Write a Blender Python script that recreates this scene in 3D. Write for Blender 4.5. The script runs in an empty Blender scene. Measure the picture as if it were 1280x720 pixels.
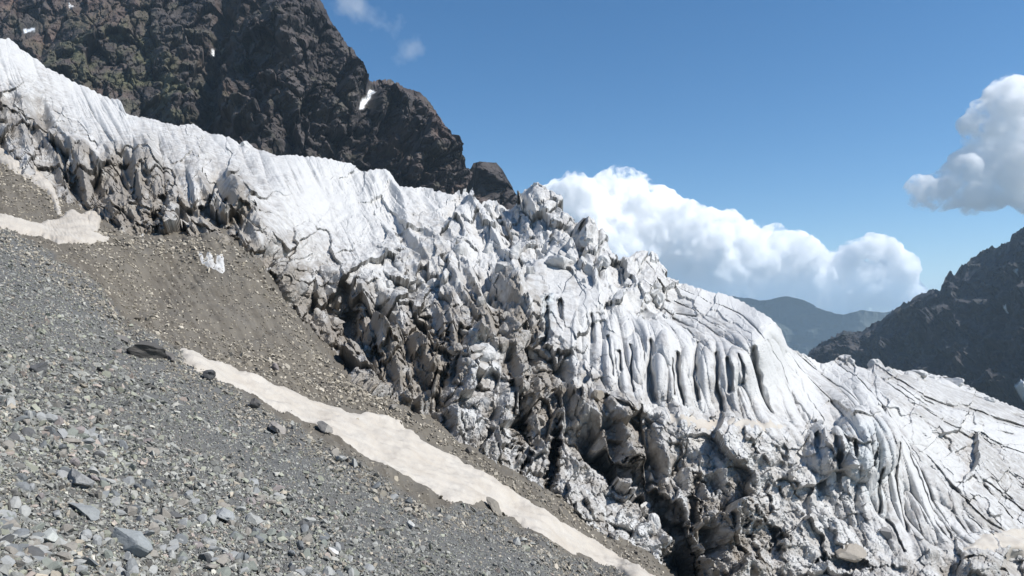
import bpy, math, random
import numpy as np
random.seed(7); rng = np.random.default_rng(7)
C = bpy.context.scene.collection
sc = bpy.context.scene
FX = 914.0                                   # focal length in photo pixels (1280 wide, 70 degree view)
SUN_AZ, SUN_EL = math.radians(107), math.radians(47)   # azimuth from +Y towards +X

# ------------------------------------------------------------------ noise tools
def _h(ix, iy, iz, seed):
    with np.errstate(over='ignore'):
        h = (ix.astype(np.int64)*374761393 + iy.astype(np.int64)*668265263 + iz.astype(np.int64)*2147483647 + seed*974634777) & 0xffffffff
        h = ((h ^ (h >> 13))*1274126177) & 0xffffffff
        h = ((h ^ (h >> 16))*2246822519) & 0xffffffff
        h = h ^ (h >> 15)
    return h
def rnd(ix, iy, seed): return (_h(ix, iy, ix*0, seed) & 0xffffff)/float(0xffffff)
def vnoise2(x, y, seed=0):
    x0 = np.floor(x); y0 = np.floor(y); fx = x-x0; fy = y-y0
    ix = x0.astype(np.int64); iy = y0.astype(np.int64)
    ux = fx*fx*fx*(fx*(fx*6-15)+10); uy = fy*fy*fy*(fy*(fy*6-15)+10)
    def g(a, b):
        ang = rnd(ix+a, iy+b, seed)*(2*math.pi)
        return np.cos(ang)*(fx-a)+np.sin(ang)*(fy-b)
    n0 = g(0,0)*(1-ux)+g(1,0)*ux; n1 = g(0,1)*(1-ux)+g(1,1)*ux
    return (n0*(1-uy)+n1*uy)*1.5
def vnoise3(x, y, z, seed=0):
    x0 = np.floor(x); y0 = np.floor(y); z0 = np.floor(z); fx=x-x0; fy=y-y0; fz=z-z0
    ix=x0.astype(np.int64); iy=y0.astype(np.int64); iz=z0.astype(np.int64)
    ux=fx*fx*(3-2*fx); uy=fy*fy*(3-2*fy); uz=fz*fz*(3-2*fz)
    def r(a,b,c): return (_h(ix+a,iy+b,iz+c,seed)&0xffff)/32767.5-1
    a=r(0,0,0)*(1-ux)+r(1,0,0)*ux; b=r(0,1,0)*(1-ux)+r(1,1,0)*ux
    c=r(0,0,1)*(1-ux)+r(1,0,1)*ux; d=r(0,1,1)*(1-ux)+r(1,1,1)*ux
    return (a*(1-uy)+b*uy)*(1-uz)+(c*(1-uy)+d*uy)*uz
def fbm2(x, y, oct=4, seed=0, gain=.5, ridged=False):
    s = 0; a = 1; t = 0
    for i in range(oct):
        n = vnoise2(x*2.03**i+17.3*i, y*2.03**i-9.1*i, seed+i)
        if ridged: n = 1-2*np.abs(n)
        s = s+n*a; t += a; a *= gain
    return s/t
def ridged3(p, scale, oct=5, seed=0, gain=.5):
    s=0; a=1; t=0; w=1
    for i in range(oct):
        k = 2.05**i/scale
        n = 1-np.abs(vnoise3(p[...,0]*k+i*7.7, p[...,1]*k, p[...,2]*k, seed+i))*1.6
        n = np.clip(n,-1,1)
        s = s+a*n*w; w = np.clip(.3+n*.9,.0,1); t += a; a *= gain
    return s/t
def fbm3(p, scale, oct=4, seed=0, gain=.5):
    s=0; a=1; t=0
    for i in range(oct):
        k = 2.03**i/scale
        s = s+a*vnoise3(p[...,0]*k+i*5.1, p[...,1]*k, p[...,2]*k, seed+i); t += a; a *= gain
    return s/t
def voronoi(x, y, seed=0, jit=.9):
    ix=np.floor(x).astype(np.int64); iy=np.floor(y).astype(np.int64)
    f1=np.full(x.shape,9.); f2=np.full(x.shape,9.); cx=np.zeros(x.shape); cy=np.zeros(x.shape)
    ci=np.zeros(x.shape,np.int64); cj=np.zeros(x.shape,np.int64)
    for a in (-1,0,1):
        for b in (-1,0,1):
            jx=ix+a; jy=iy+b
            px=jx+.5+jit*(rnd(jx,jy,seed)-.5); py=jy+.5+jit*(rnd(jx,jy,seed+1)-.5)
            d=np.hypot(x-px,y-py)
            n=d<f1
            f2=np.where(n,f1,np.minimum(f2,d))
            cx=np.where(n,px,cx); cy=np.where(n,py,cy); ci=np.where(n,jx,ci); cj=np.where(n,jy,cj)
            f1=np.where(n,d,f1)
    return f1,f2,x-cx,y-cy,ci,cj
def sstep(a,b,x):
    t=np.clip((x-a)/(b-a),0,1); return t*t*(3-2*t)
def bil(G, x, y):
    """bilinear lookup of grid G[row,col] at float col x, row y"""
    x=np.clip(x,0,G.shape[1]-1.001); y=np.clip(y,0,G.shape[0]-1.001)
    i=x.astype(int); j=y.astype(int); fx=x-i; fy=y-j
    if G.ndim==3: fx=fx[...,None]; fy=fy[...,None]
    return (G[j,i]*(1-fx)+G[j,i+1]*fx)*(1-fy)+(G[j+1,i]*(1-fx)+G[j+1,i+1]*fx)*fy
def gblur(A, s):
    r=int(3*s)+1; k=np.exp(-.5*(np.arange(-r,r+1)/s)**2); k/=k.sum()
    for ax in (0,1):
        P=np.pad(A,[(r,r) if a==ax else (0,0) for a in (0,1)],mode='edge'); B=np.zeros_like(A)
        for i,w in enumerate(k):
            B+=w*(P[i:i+A.shape[0],:] if ax==0 else P[:,i:i+A.shape[1]])
        A=B
    return A
def polydist(px, py, pts, closed=False):
    d=np.full(px.shape,1e9); n=len(pts)
    for i in range(n if closed else n-1):
        ax,ay=pts[i][:2]; bx,by=pts[(i+1)%n][:2]
        t=np.clip(((px-ax)*(bx-ax)+(py-ay)*(by-ay))/((bx-ax)**2+(by-ay)**2+1e-9),0,1)
        d=np.minimum(d,np.hypot(px-ax-t*(bx-ax),py-ay-t*(by-ay)))
    return d
def inpoly(px, py, pts):
    r=np.zeros(px.shape,bool); n=len(pts)
    for i in range(n):
        ax,ay=pts[i]; bx,by=pts[(i+1)%n]
        if ay==by: continue
        r^=((ay>py)!=(by>py))&(px<(bx-ax)*(py-ay)/(by-ay)+ax)
    return r
def soft(px, py, pts, w):
    d=polydist(px,py,pts,True); s=np.where(inpoly(px,py,pts),d,-d)
    return sstep(-w,w,s)

# ------------------------------------------------------------------ surveyed points -> surfaces
HZ=400.0                                     # photo row of the true horizon
def ray(px, py): return np.stack([(px-640)/FX, np.ones_like(px), (HZ-py)/FX], -1)
class Survey:
    """thin plate spline through surveyed points (image direction + distance) of one land surface; planes stay planes"""
    def __init__(s, pts):
        a=np.array(pts,float); s.x=a[:,0]/300; s.y=a[:,1]/300; d=100/a[:,2]; n=len(d)
        r2=(s.x[:,None]-s.x)**2+(s.y[:,None]-s.y)**2
        K=np.where(r2>0,.5*r2*np.log(r2+1e-12),0)+np.eye(n)*2e-3
        P=np.stack([np.ones(n),s.x,s.y],1)
        A=np.block([[K,P],[P.T,np.zeros((3,3))]])
        s.w=np.linalg.solve(A,np.concatenate([d,np.zeros(3)]))
    def __call__(s, px, py):
        X=px/300; Y=py/300; o=s.w[-3]+s.w[-2]*X+s.w[-1]*Y
        for i in range(len(s.x)):
            r2=(X-s.x[i])**2+(Y-s.y[i])**2
            o=o+s.w[i]*.5*r2*np.log(r2+1e-12)
        return 100/np.maximum(o,.02)
def line(pts, x):
    a=np.array(pts,float); return np.interp(x,a[:,0],a[:,1])
def normals(P):
    du=np.gradient(P,axis=1); dv=np.gradient(P,axis=0)
    n=np.cross(du,dv); n/=np.linalg.norm(n,axis=-1,keepdims=True)+1e-12
    s=np.sign((n*-P).sum(-1,keepdims=True)); s[s==0]=1
    return n*s

# ------------------------------------------------------------------ meshes
def grid_faces(R, Cc):
    a=np.arange(R*Cc).reshape(R,Cc)
    return np.stack([a[:-1,:-1],a[:-1,1:],a[1:,1:],a[1:,:-1]],-1).reshape(-1,4)
def link(ob, parent=None):
    C.objects.link(ob)
    if parent: ob.parent=parent
    return ob
def np_mesh(name, V, F, attrs=None, mat=None, smooth=False):
    me=bpy.data.meshes.new(name)
    n=F.shape[1]
    me.vertices.add(len(V)); me.vertices.foreach_set('co',np.ascontiguousarray(V,np.float32).ravel())
    me.loops.add(F.size); me.loops.foreach_set('vertex_index',np.ascontiguousarray(F,np.int32).ravel())
    me.polygons.add(len(F)); me.polygons.foreach_set('loop_start',np.arange(0,F.size,n,dtype=np.int32))
    me.update(calc_edges=True)
    if smooth: me.polygons.foreach_set('use_smooth',np.ones(len(F),bool))
    else: me.polygons.foreach_set('use_smooth',np.zeros(len(F),bool))
    for k,v in (attrs or {}).items():
        v=np.asarray(v,np.float32)
        if v.ndim==1:
            at=me.attributes.new(k,'FLOAT','POINT'); at.data.foreach_set('value',v)
        else:
            at=me.attributes.new(k,'FLOAT_COLOR','POINT')
            if v.shape[1]==3: v=np.concatenate([v,np.ones((len(v),1),np.float32)],1)
            at.data.foreach_set('color',v.ravel())
    if mat: me.materials.append(mat)
    return me
def sub_mesh(name, V, F, attrs, mat, smooth=False):
    u,inv=np.unique(F,return_inverse=True)
    return np_mesh(name,V[u],inv.reshape(F.shape),{k:np.asarray(v)[u] for k,v in attrs.items()},mat,smooth)
def obj(name, me, parent=None, **props):
    o=link(bpy.data.objects.new(name,me),parent)
    for k,v in props.items():
        if v: o[k]=v
    return o

# ------------------------------------------------------------------ materials
class NT:
    def __init__(s, name):
        s.m=bpy.data.materials.new(name); s.m.use_nodes=True; s.t=s.m.node_tree; s.t.nodes.clear()
        s.out=s.n('ShaderNodeOutputMaterial'); s.b=s.n('ShaderNodeBsdfPrincipled'); s.l(s.b.outputs[0],s.out.inputs[0])
    def n(s, t, **k):
        nd=s.t.nodes.new(t)
        for a,b in k.items(): setattr(nd,a,b)
        return nd
    def l(s, a, b): s.t.links.new(a,b)
    def attr(s, name, out='Fac'):
        return s.n('ShaderNodeAttribute',attribute_name=name).outputs[out]
    def pos(s): return s.n('ShaderNodeNewGeometry').outputs['Position']
    def scaled(s, v, sc3):
        m=s.n('ShaderNodeVectorMath',operation='MULTIPLY'); s.l(v,m.inputs[0]); m.inputs[1].default_value=sc3; return m.outputs[0]
    def noise(s, scale, detail=6, rough=.6, vec=None, dist=0):
        nd=s.n('ShaderNodeTexNoise'); nd.inputs['Scale'].default_value=scale; nd.inputs['Detail'].default_value=detail
        nd.inputs['Roughness'].default_value=rough; nd.inputs['Distortion'].default_value=dist
        s.l(vec if vec is not None else s.pos(),nd.inputs['Vector']); return nd.outputs['Fac']
    def math(s, op, a, b=None, clamp=False):
        nd=s.n('ShaderNodeMath',operation=op,use_clamp=clamp)
        for i,v in enumerate((a,b)):
            if v is None: continue
            if isinstance(v,(int,float)): nd.inputs[i].default_value=v
            else: s.l(v,nd.inputs[i])
        return nd.outputs[0]
    def ramp(s, v, stops):
        nd=s.n('ShaderNodeValToRGB'); s.l(v,nd.inputs[0]); e=nd.color_ramp.elements
        while len(e)<len(stops): e.new(.5)
        for i,(p,c) in enumerate(stops):
            e[i].position=p; e[i].color=(*c,1) if len(c)==3 else c
        return nd.outputs[0]
    def mix(s, f, a, b, mode='MIX'):
        nd=s.n('ShaderNodeMix',data_type='RGBA',blend_type=mode)
        if isinstance(f,(int,float)): nd.inputs[0].default_value=f
        else: s.l(f,nd.inputs[0])
        for i,v in ((6,a),(7,b)):
            if isinstance(v,tuple): nd.inputs[i].default_value=(*v,1)
            else: s.l(v,nd.inputs[i])
        return nd.outputs[2]
    def bump(s, h, dist, strength=1, prev=None):
        nd=s.n('ShaderNodeBump'); nd.inputs['Strength'].default_value=strength; nd.inputs['Distance'].default_value=dist
        s.l(h,nd.inputs['Height'])
        if prev is not None: s.l(prev,nd.inputs['Normal'])
        return nd.outputs[0]
    def done(s, col, rough=.8, normal=None, spec=.3):
        if isinstance(col,tuple): s.b.inputs['Base Color'].default_value=(*col,1)
        else: s.l(col,s.b.inputs['Base Color'])
        s.b.inputs['Roughness'].default_value=rough
        s.b.inputs['Specular IOR Level'].default_value=spec
        if normal is not None: s.l(normal,s.b.inputs['Normal'])
        return s.m

def ice_material():
    m=NT('glacier_ice')
    d=m.attr('dirt'); br=m.attr('brown'); blue=m.attr('blue')
    n1=m.noise(.55,8,.65); n2=m.noise(3.0,6,.7)
    ice=m.mix(m.math('MULTIPLY',blue,.8),(.51,.505,.492),(.40,.475,.50))
    ice=m.mix(m.math('MULTIPLY',m.ramp(n1,[(.40,(0,0,0)),(.70,(.8,.8,.8))]),m.math('MULTIPLY',d,5,True)),ice,(.385,.37,.36))
    dn=m.math('ADD',d,m.math('MULTIPLY',m.math('SUBTRACT',n1,.52),1.25))
    dn=m.math('ADD',dn,m.math('MULTIPLY',m.math('SUBTRACT',n2,.5),.35))
    dirtcol=m.mix(br,(.31,.288,.262),(.28,.24,.19))
    dirtcol=m.mix(m.ramp(n2,[(.3,(0,0,0)),(.75,(.7,.7,.7))]),dirtcol,(.13,.116,.10))
    col=m.mix(m.ramp(dn,[(.12,(0,0,0)),(.34,(.35,.35,.35)),(.72,(1,1,1))]),ice,dirtcol)
    b=m.bump(m.noise(1.1,8,.6),.7,.4)
    b=m.bump(m.noise(5,6,.65),.15,.5,b)
    return m.done(col,.6,b,.3)
def snow_material():
    m=NT('old_dusty_snow')
    n=m.noise(.35,8,.6); n2=m.noise(2.5,5,.6)
    col=m.mix(m.ramp(n,[(.35,(0,0,0)),(.7,(1,1,1))]),(.46,.425,.375),(.40,.355,.30))
    col=m.mix(m.ramp(n2,[(.62,(0,0,0)),(.78,(.55,.55,.55))]),col,(.36,.32,.27))
    n4=m.noise(14,5,.7); col=m.mix(m.ramp(n4,[(.56,(0,0,0)),(.72,(.6,.6,.6))]),col,(.27,.24,.20))
    b=m.bump(m.noise(2.2,4,.5),.10,.5); b=m.bump(m.noise(9,4,.6),.03,.6,b)
    return m.done(col,.7,b)
def ground_material():
    m=NT('scree_ground')
    z=m.attr('zone')     # 0 grey scree, 1 brown earth
    n=m.noise(.35,6,.65); n2=m.noise(6,6,.7); n3=m.noise(22,4,.7)
    grey=m.mix(n2,(.07,.07,.068),(.18,.18,.175))
    earth=m.mix(m.ramp(n,[(.35,(0,0,0)),(.65,(1,1,1))]),(.105,.09,.070),(.145,.128,.103))
    earth=m.mix(m.ramp(n2,[(.4,(0,0,0)),(.7,(.6,.6,.6))]),earth,(.12,.108,.093))
    tr=m.attr('track'); earth=m.mix(m.ramp(tr,[(.3,(0,0,0)),(.8,(.7,.7,.7))]),earth,(.19,.17,.14))
    earth=m.mix(m.ramp(n3,[(.5,(0,0,0)),(.7,(.6,.6,.6))]),earth,(.09,.082,.072))
    col=m.mix(z,grey,earth)
    b=m.bump(n2,.12,.7); b=m.bump(n3,.04,.8,b)
    return m.done(col,.9,b,.2)
def stone_material():
    m=NT('stone')
    col=m.attr('tint','Color'); n=m.noise(9,5,.65)
    col=m.mix(.55,col,m.mix(n,(.35,.35,.35),(1.35,1.35,1.35)),'MULTIPLY')
    return m.done(col,.85,m.bump(m.noise(25,5,.65),.02,.7),.25)
def rock_material(name, dark, mid, warm, green, scale, bump):
    m=NT(name)
    sp=m.scaled(m.pos(),(1,1,1))
    n=m.noise(.9/scale,10,.68); n2=m.noise(.22/scale,6,.6,dist=.6); n3=m.noise(5/scale,6,.7)
    col=m.mix(m.ramp(n,[(.38,(0,0,0)),(.66,(1,1,1))]),dark,mid)
    col=m.mix(m.ramp(n2,[(.5,(0,0,0)),(.68,(.75,.75,.75))]),col,warm)
    g=m.attr('veg'); col=m.mix(g,col,green)
    col=m.mix(m.math('MULTIPLY',m.attr('snow'),1.0),col,(.82,.84,.86))
    b=m.bump(n,bump*1.2,.6); b=m.bump(n3,bump*.35,.6,b)
    return m.done(col,.92,b,.15)

ICE=ice_material(); SNOW=snow_material(); GROUND=ground_material(); STONE=stone_material()
PEAK=rock_material('dark_peak_rock',(.036,.032,.032),(.10,.088,.084),(.15,.10,.08),(.095,.095,.058),26,4)  # strong dark-to-mid contrast paints shadow patches into the dark rock colour
RIDGE=rock_material('shade_tinted_ridge_rock',(.027,.029,.036),(.062,.062,.068),(.078,.066,.06),(.07,.08,.06),40,8)  # albedo darkened so the ridge's shadow side is painted into its colour

# ------------------------------------------------------------------ camera, sun, sky
cam=bpy.data.cameras.new('camera'); camo=link(bpy.data.objects.new('camera',cam))
cam.angle=math.radians(70); cam.shift_y=(HZ-360)/1280; cam.clip_start=.1; cam.clip_end=90000
camo.rotation_euler=(math.radians(90),0,0); sc.camera=camo
sun=bpy.data.lights.new('sun','SUN'); suno=link(bpy.data.objects.new('sun',sun))
sun.energy=4.9; sun.angle=math.radians(.53); sun.color=(1,.965,.91)
from mathutils import Vector
sd=Vector((math.sin(SUN_AZ)*math.cos(SUN_EL),math.cos(SUN_AZ)*math.cos(SUN_EL),math.sin(SUN_EL)))
suno.rotation_euler=sd.to_track_quat('Z','Y').to_euler()
w=bpy.data.worlds.new('World'); sc.world=w; w.use_nodes=True
nt=w.node_tree; bg=nt.nodes['Background']; sky=nt.nodes.new('ShaderNodeTexSky'); sky.sky_type='NISHITA'
sky.sun_disc=False; sky.sun_elevation=SUN_EL; sky.sun_rotation=SUN_AZ; sky.altitude=1500; sky.air_density=1.0; sky.dust_density=0; sky.ozone_density=2.5
hs=nt.nodes.new('ShaderNodeHueSaturation'); hs.inputs['Saturation'].default_value=1.28; hs.inputs['Hue'].default_value=.498
nt.links.new(sky.outputs[0],hs.inputs['Color']); nt.links.new(hs.outputs[0],bg.inputs[0]); bg.inputs[1].default_value=.095
sc.view_settings.view_transform='Standard'; sc.view_settings.look='None'; sc.view_settings.exposure=.42; sc.view_settings.gamma=1
sc.render.engine='CYCLES'; sc.cycles.use_denoising=True; sc.cycles.max_bounces=8; sc.cycles.diffuse_bounces=3; sc.cycles.max_bounces=80; sc.cycles.volume_bounces=80; sc.cycles.transparent_max_bounces=24
try: sc.cycles.denoiser='OPENIMAGEDENOISE'
except Exception: pass

# ------------------------------------------------------------------ ground: scree slope, gully, earth bank
def scree_t(px,py):
    u=(px-640)/FX; v=(360-py)/FX
    return 8/(-.15-.5*u-v)
SCREE_EDGE=[(-120,225),(-60,258),(0,288),(60,318),(110,350),(150,395),(190,425),(230,448),(300,500),(350,525),(400,555),(440,578),(480,600),(530,632),(600,640),(660,665),(700,690),(760,712),(800,728),(860,765),(960,850)]
gp=[]
for x,y in [(-160,760),(0,720),(200,720),(400,720),(640,720),(640,800),(800,760),(300,620),(120,620),(-100,560),(0,520),(150,520),(420,640),(560,680),(880,820),(0,420),(-120,400),(640,900),(200,900),(-160,900),(-200,300),(1000,900)]:
    gp.append((x,y,scree_t(x,y)))
gp+=[(0,288,62),(60,318,58),(110,350,55),(150,395,52),(230,448,47),(300,500,44),(400,555,42),(480,600,41),(560,632,42),(680,680,45),(800,722,50),
 (60,290,74),(110,270,86),(30,245,92),(-80,230,95),(10,190,118),(-100,150,120),(70,230,104),(120,302,74),(200,310,82),(280,300,88),(200,350,76),(280,360,78),(330,335,86),(300,410,68),(350,400,75),
 (360,440,66),(400,425,76),(440,475,66),(400,500,58),(500,512,64),(470,540,56),(560,545,65),(560,585,56),(640,595,62),(640,640,54),(700,640,62),(700,670,56),(770,690,63),(770,712,57),(830,715,68),(840,745,62),
 (150,250,112),(320,290,108),(450,420,95),(560,490,86),(680,590,78),(800,670,80),(900,740,85),(1000,800,80)]
GBASE=[(-120,130),(-60,160),(0,190),(40,215),(80,265),(110,285),(160,300),(230,306),(280,302),(310,325),(335,355),(362,398),(400,445),(440,480),(500,515),(560,548),(620,590),(640,600),(700,628),(740,655),(800,695),(830,720),(870,745),(960,760),(1420,780)]
GS=Survey(gp)
gx=np.arange(-220,1000,1.6); gy0,gy1=140,900
topl=[(-220,100),(0,170),(120,230),(350,300),(450,400),(560,470),(680,560),(830,680),(1000,780)]
s=np.linspace(0,1,420)
GX=np.tile(gx,(420,1)); top=line(topl,gx)
GY=top[None,:]+(gy1-top[None,:])*s[:,None]
GT=GS(GX,GY)
GT=GT+.9*np.maximum(0,line(GBASE,GX)-4-GY+7*fbm2(GX/16,GY/16,3,17))**1.0   # the bank drops away under the ice edge
GP=ray(GX,GY)*GT[...,None]
GN=normals(GP)
wx=GP[...,0]; wy=GP[...,1]
edge=line(SCREE_EDGE,GX)
onscree=sstep(-4,5,GY-edge+6*vnoise2(GX/14,GY/14,5))
disp=.45*fbm2(wx/6,wy/6,4,11)+.18*fbm2(wx/1.2,wy/1.2,3,12)+.25*fbm2(wx/2.5,wy/2.5,3,13,ridged=True)*(1-onscree)
# lip and overhung ledge where the scree breaks off into the gully
disp+=.5*np.exp(-((GY-edge-8)/9)**2)*(vnoise2(GX/35,GX*0,3)+.35)
GP=GP+GN*disp[...,None]
# gullies running down the earth bank
bank=soft(GX,GY,[(90,325),(150,300),(290,285),(345,335),(350,440),(300,425),(200,390)],10)
rill=fbm2((GX*.85-GY*.5)/9,(GX*.5+GY*.85)/70,4,31,ridged=True)
GP=GP+GN*(bank*(.16*rill))[...,None]
zone=np.clip(1-onscree+ .25*(vnoise2(wx/3,wy/3,21)),0,1)
track=np.clip(.5+.9*fbm2((GX*.80-GY*.6)/7,(GX*.6+GY*.80)/90,4,41),0,1)
gF=grid_faces(*GX.shape)
scree_me=np_mesh('scree_slope',GP.reshape(-1,3),gF,{'zone':zone.ravel(),'track':track.ravel()},GROUND,True)
so=obj('scree_slope',scree_me,kind='structure',label='grey stony scree slope and brown earth bank in the foreground')
def gcol(px): return (px-gx[0])/(gx[1]-gx[0])
def ground_at(px,py):
    c=gcol(px); t=line(topl,px); r=(py-t)/(gy1-t)*419
    return bil(GP,c,r), bil(GN,c,r)

# ------------------------------------------------------------------ glacier
CREST=[(-120,-20),(-60,20),(0,50),(12,48),(25,60),(60,85),(85,98),(110,110),(150,128),(156,143),(190,150),(215,158),(240,155),(262,165),(290,174),(300,180),(308,178),(316,185),(345,195),(370,193),(400,198),(440,205),(455,215),(485,213),(500,230),(512,232),(530,230),(560,240),(583,238),(600,252),(612,246),(627,246),(640,250),(655,240),(668,237),(690,245),(705,262),(720,285),(740,305),(752,302),(770,318),(795,325),(815,330),(835,345),(870,357),(910,370),(930,380),(965,400),(978,412),(986,432),(1005,442),(1020,452),(1030,456),(1055,445),(1062,448),(1072,458),(1085,457),(1097,450),(1106,460),(1150,464),(1180,470),(1210,482),(1240,497),(1280,514),(1340,545),(1420,590)]
ip=[(-100,60,190),(-100,140,130),(0,50,190),(0,120,150),(0,190,118),(60,150,148),(40,215,110),(85,262,101),(110,285,97),(160,300,94),(230,308,92),(300,305,90),(340,350,87),(350,410,82),(370,440,78),(440,480,73),(500,515,71),(560,548,70),(640,600,69),(700,628,69),(760,672,70),(830,715,74),(960,740,80),(1100,730,84),(1280,730,94),(1400,760,95),
 (100,108,190),(230,155,190),(310,180,188),(400,200,190),(490,228,195),(560,240,198),(640,248,195),(690,248,188),(740,302,178),(800,328,172),(870,358,172),(930,380,170),(985,425,150),(1010,445,170),(1060,448,190),(1150,466,205),(1230,492,210),(1300,522,205),(1400,570,200),
 (120,160,150),(200,200,132),(200,250,104),(300,250,112),(400,290,130),(300,210,150),(400,240,160),(420,370,104),(460,330,122),(560,320,140),(500,280,155),(640,310,150),(600,280,172),(560,390,108),(640,385,110),(700,340,138),(760,370,128),(430,410,92),(500,440,86),(530,480,78),(600,460,88),(600,540,75),(690,430,104),
 (700,485,95),(760,510,93),(830,510,98),(960,518,106),(900,533,97),(840,528,95),(960,537,99),(840,560,92),(880,640,84),(700,405,112),(830,420,112),(960,415,120),(900,450,109),(900,510,104),(900,385,150),(850,380,150),(760,590,82),(700,560,80),(960,590,94),(960,680,86),
 (1080,515,118),(1080,600,101),(1020,545,108),(1100,690,91),(1200,690,95),(1290,690,106),(1160,600,112),(1200,560,140),(1290,600,145),(1040,480,155),(1280,640,125)]
IS=Survey(ip)
ix=np.arange(-110,1400,1.05); R1=470; RB=26
bt=line(GBASE,ix)+55; cr=line(CREST,ix)+1.5*vnoise2(ix/4,ix*0,77)
s=np.linspace(0,1,R1)
IX=np.tile(ix,(R1,1)); IY=bt[None]+(cr-bt)[None]*s[:,None]
base=line(GBASE,IX)
IT=IS(IX,np.minimum(IY,base+8))
IT=IT+.02*np.maximum(IY-base,0)
IP=ray(IX,IY)*IT[...,None]
back=np.linspace(0,1,RB+1)[1:]
ext=IP[-1][None]+np.stack([0*back,back*26,-62*back**1.0],-1)[:,None,:]
IP=np.concatenate([IP,ext]); IXF=np.concatenate([IX,np.tile(ix,(RB,1))]); IYF=np.concatenate([IY,cr[None]-back[:,None]*22])
IT=IP[...,1]
sm=IP.copy()
for k in range(3): sm[...,k]=gblur(sm[...,k],5)
IN=normals(sm)
toc=-IP/np.linalg.norm(IP,axis=-1,keepdims=True)
jagm=soft(IXF,IYF,[(440,215),(560,235),(690,240),(840,340),(880,400),(700,390),(560,370),(470,330)],25)[...,None]
IN[R1-12:]=IN[R1-13]
tocs=toc.copy(); tocs[R1:]=tocs[R1-1]
DN=(.26+.14*jagm)*IN+(.74-.14*jagm)*tocs; DN/=np.linalg.norm(DN,axis=-1,keepdims=True)
PXM=IT/FX                                      # metres per photo pixel out there
X,Y=IXF,IYF
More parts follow.
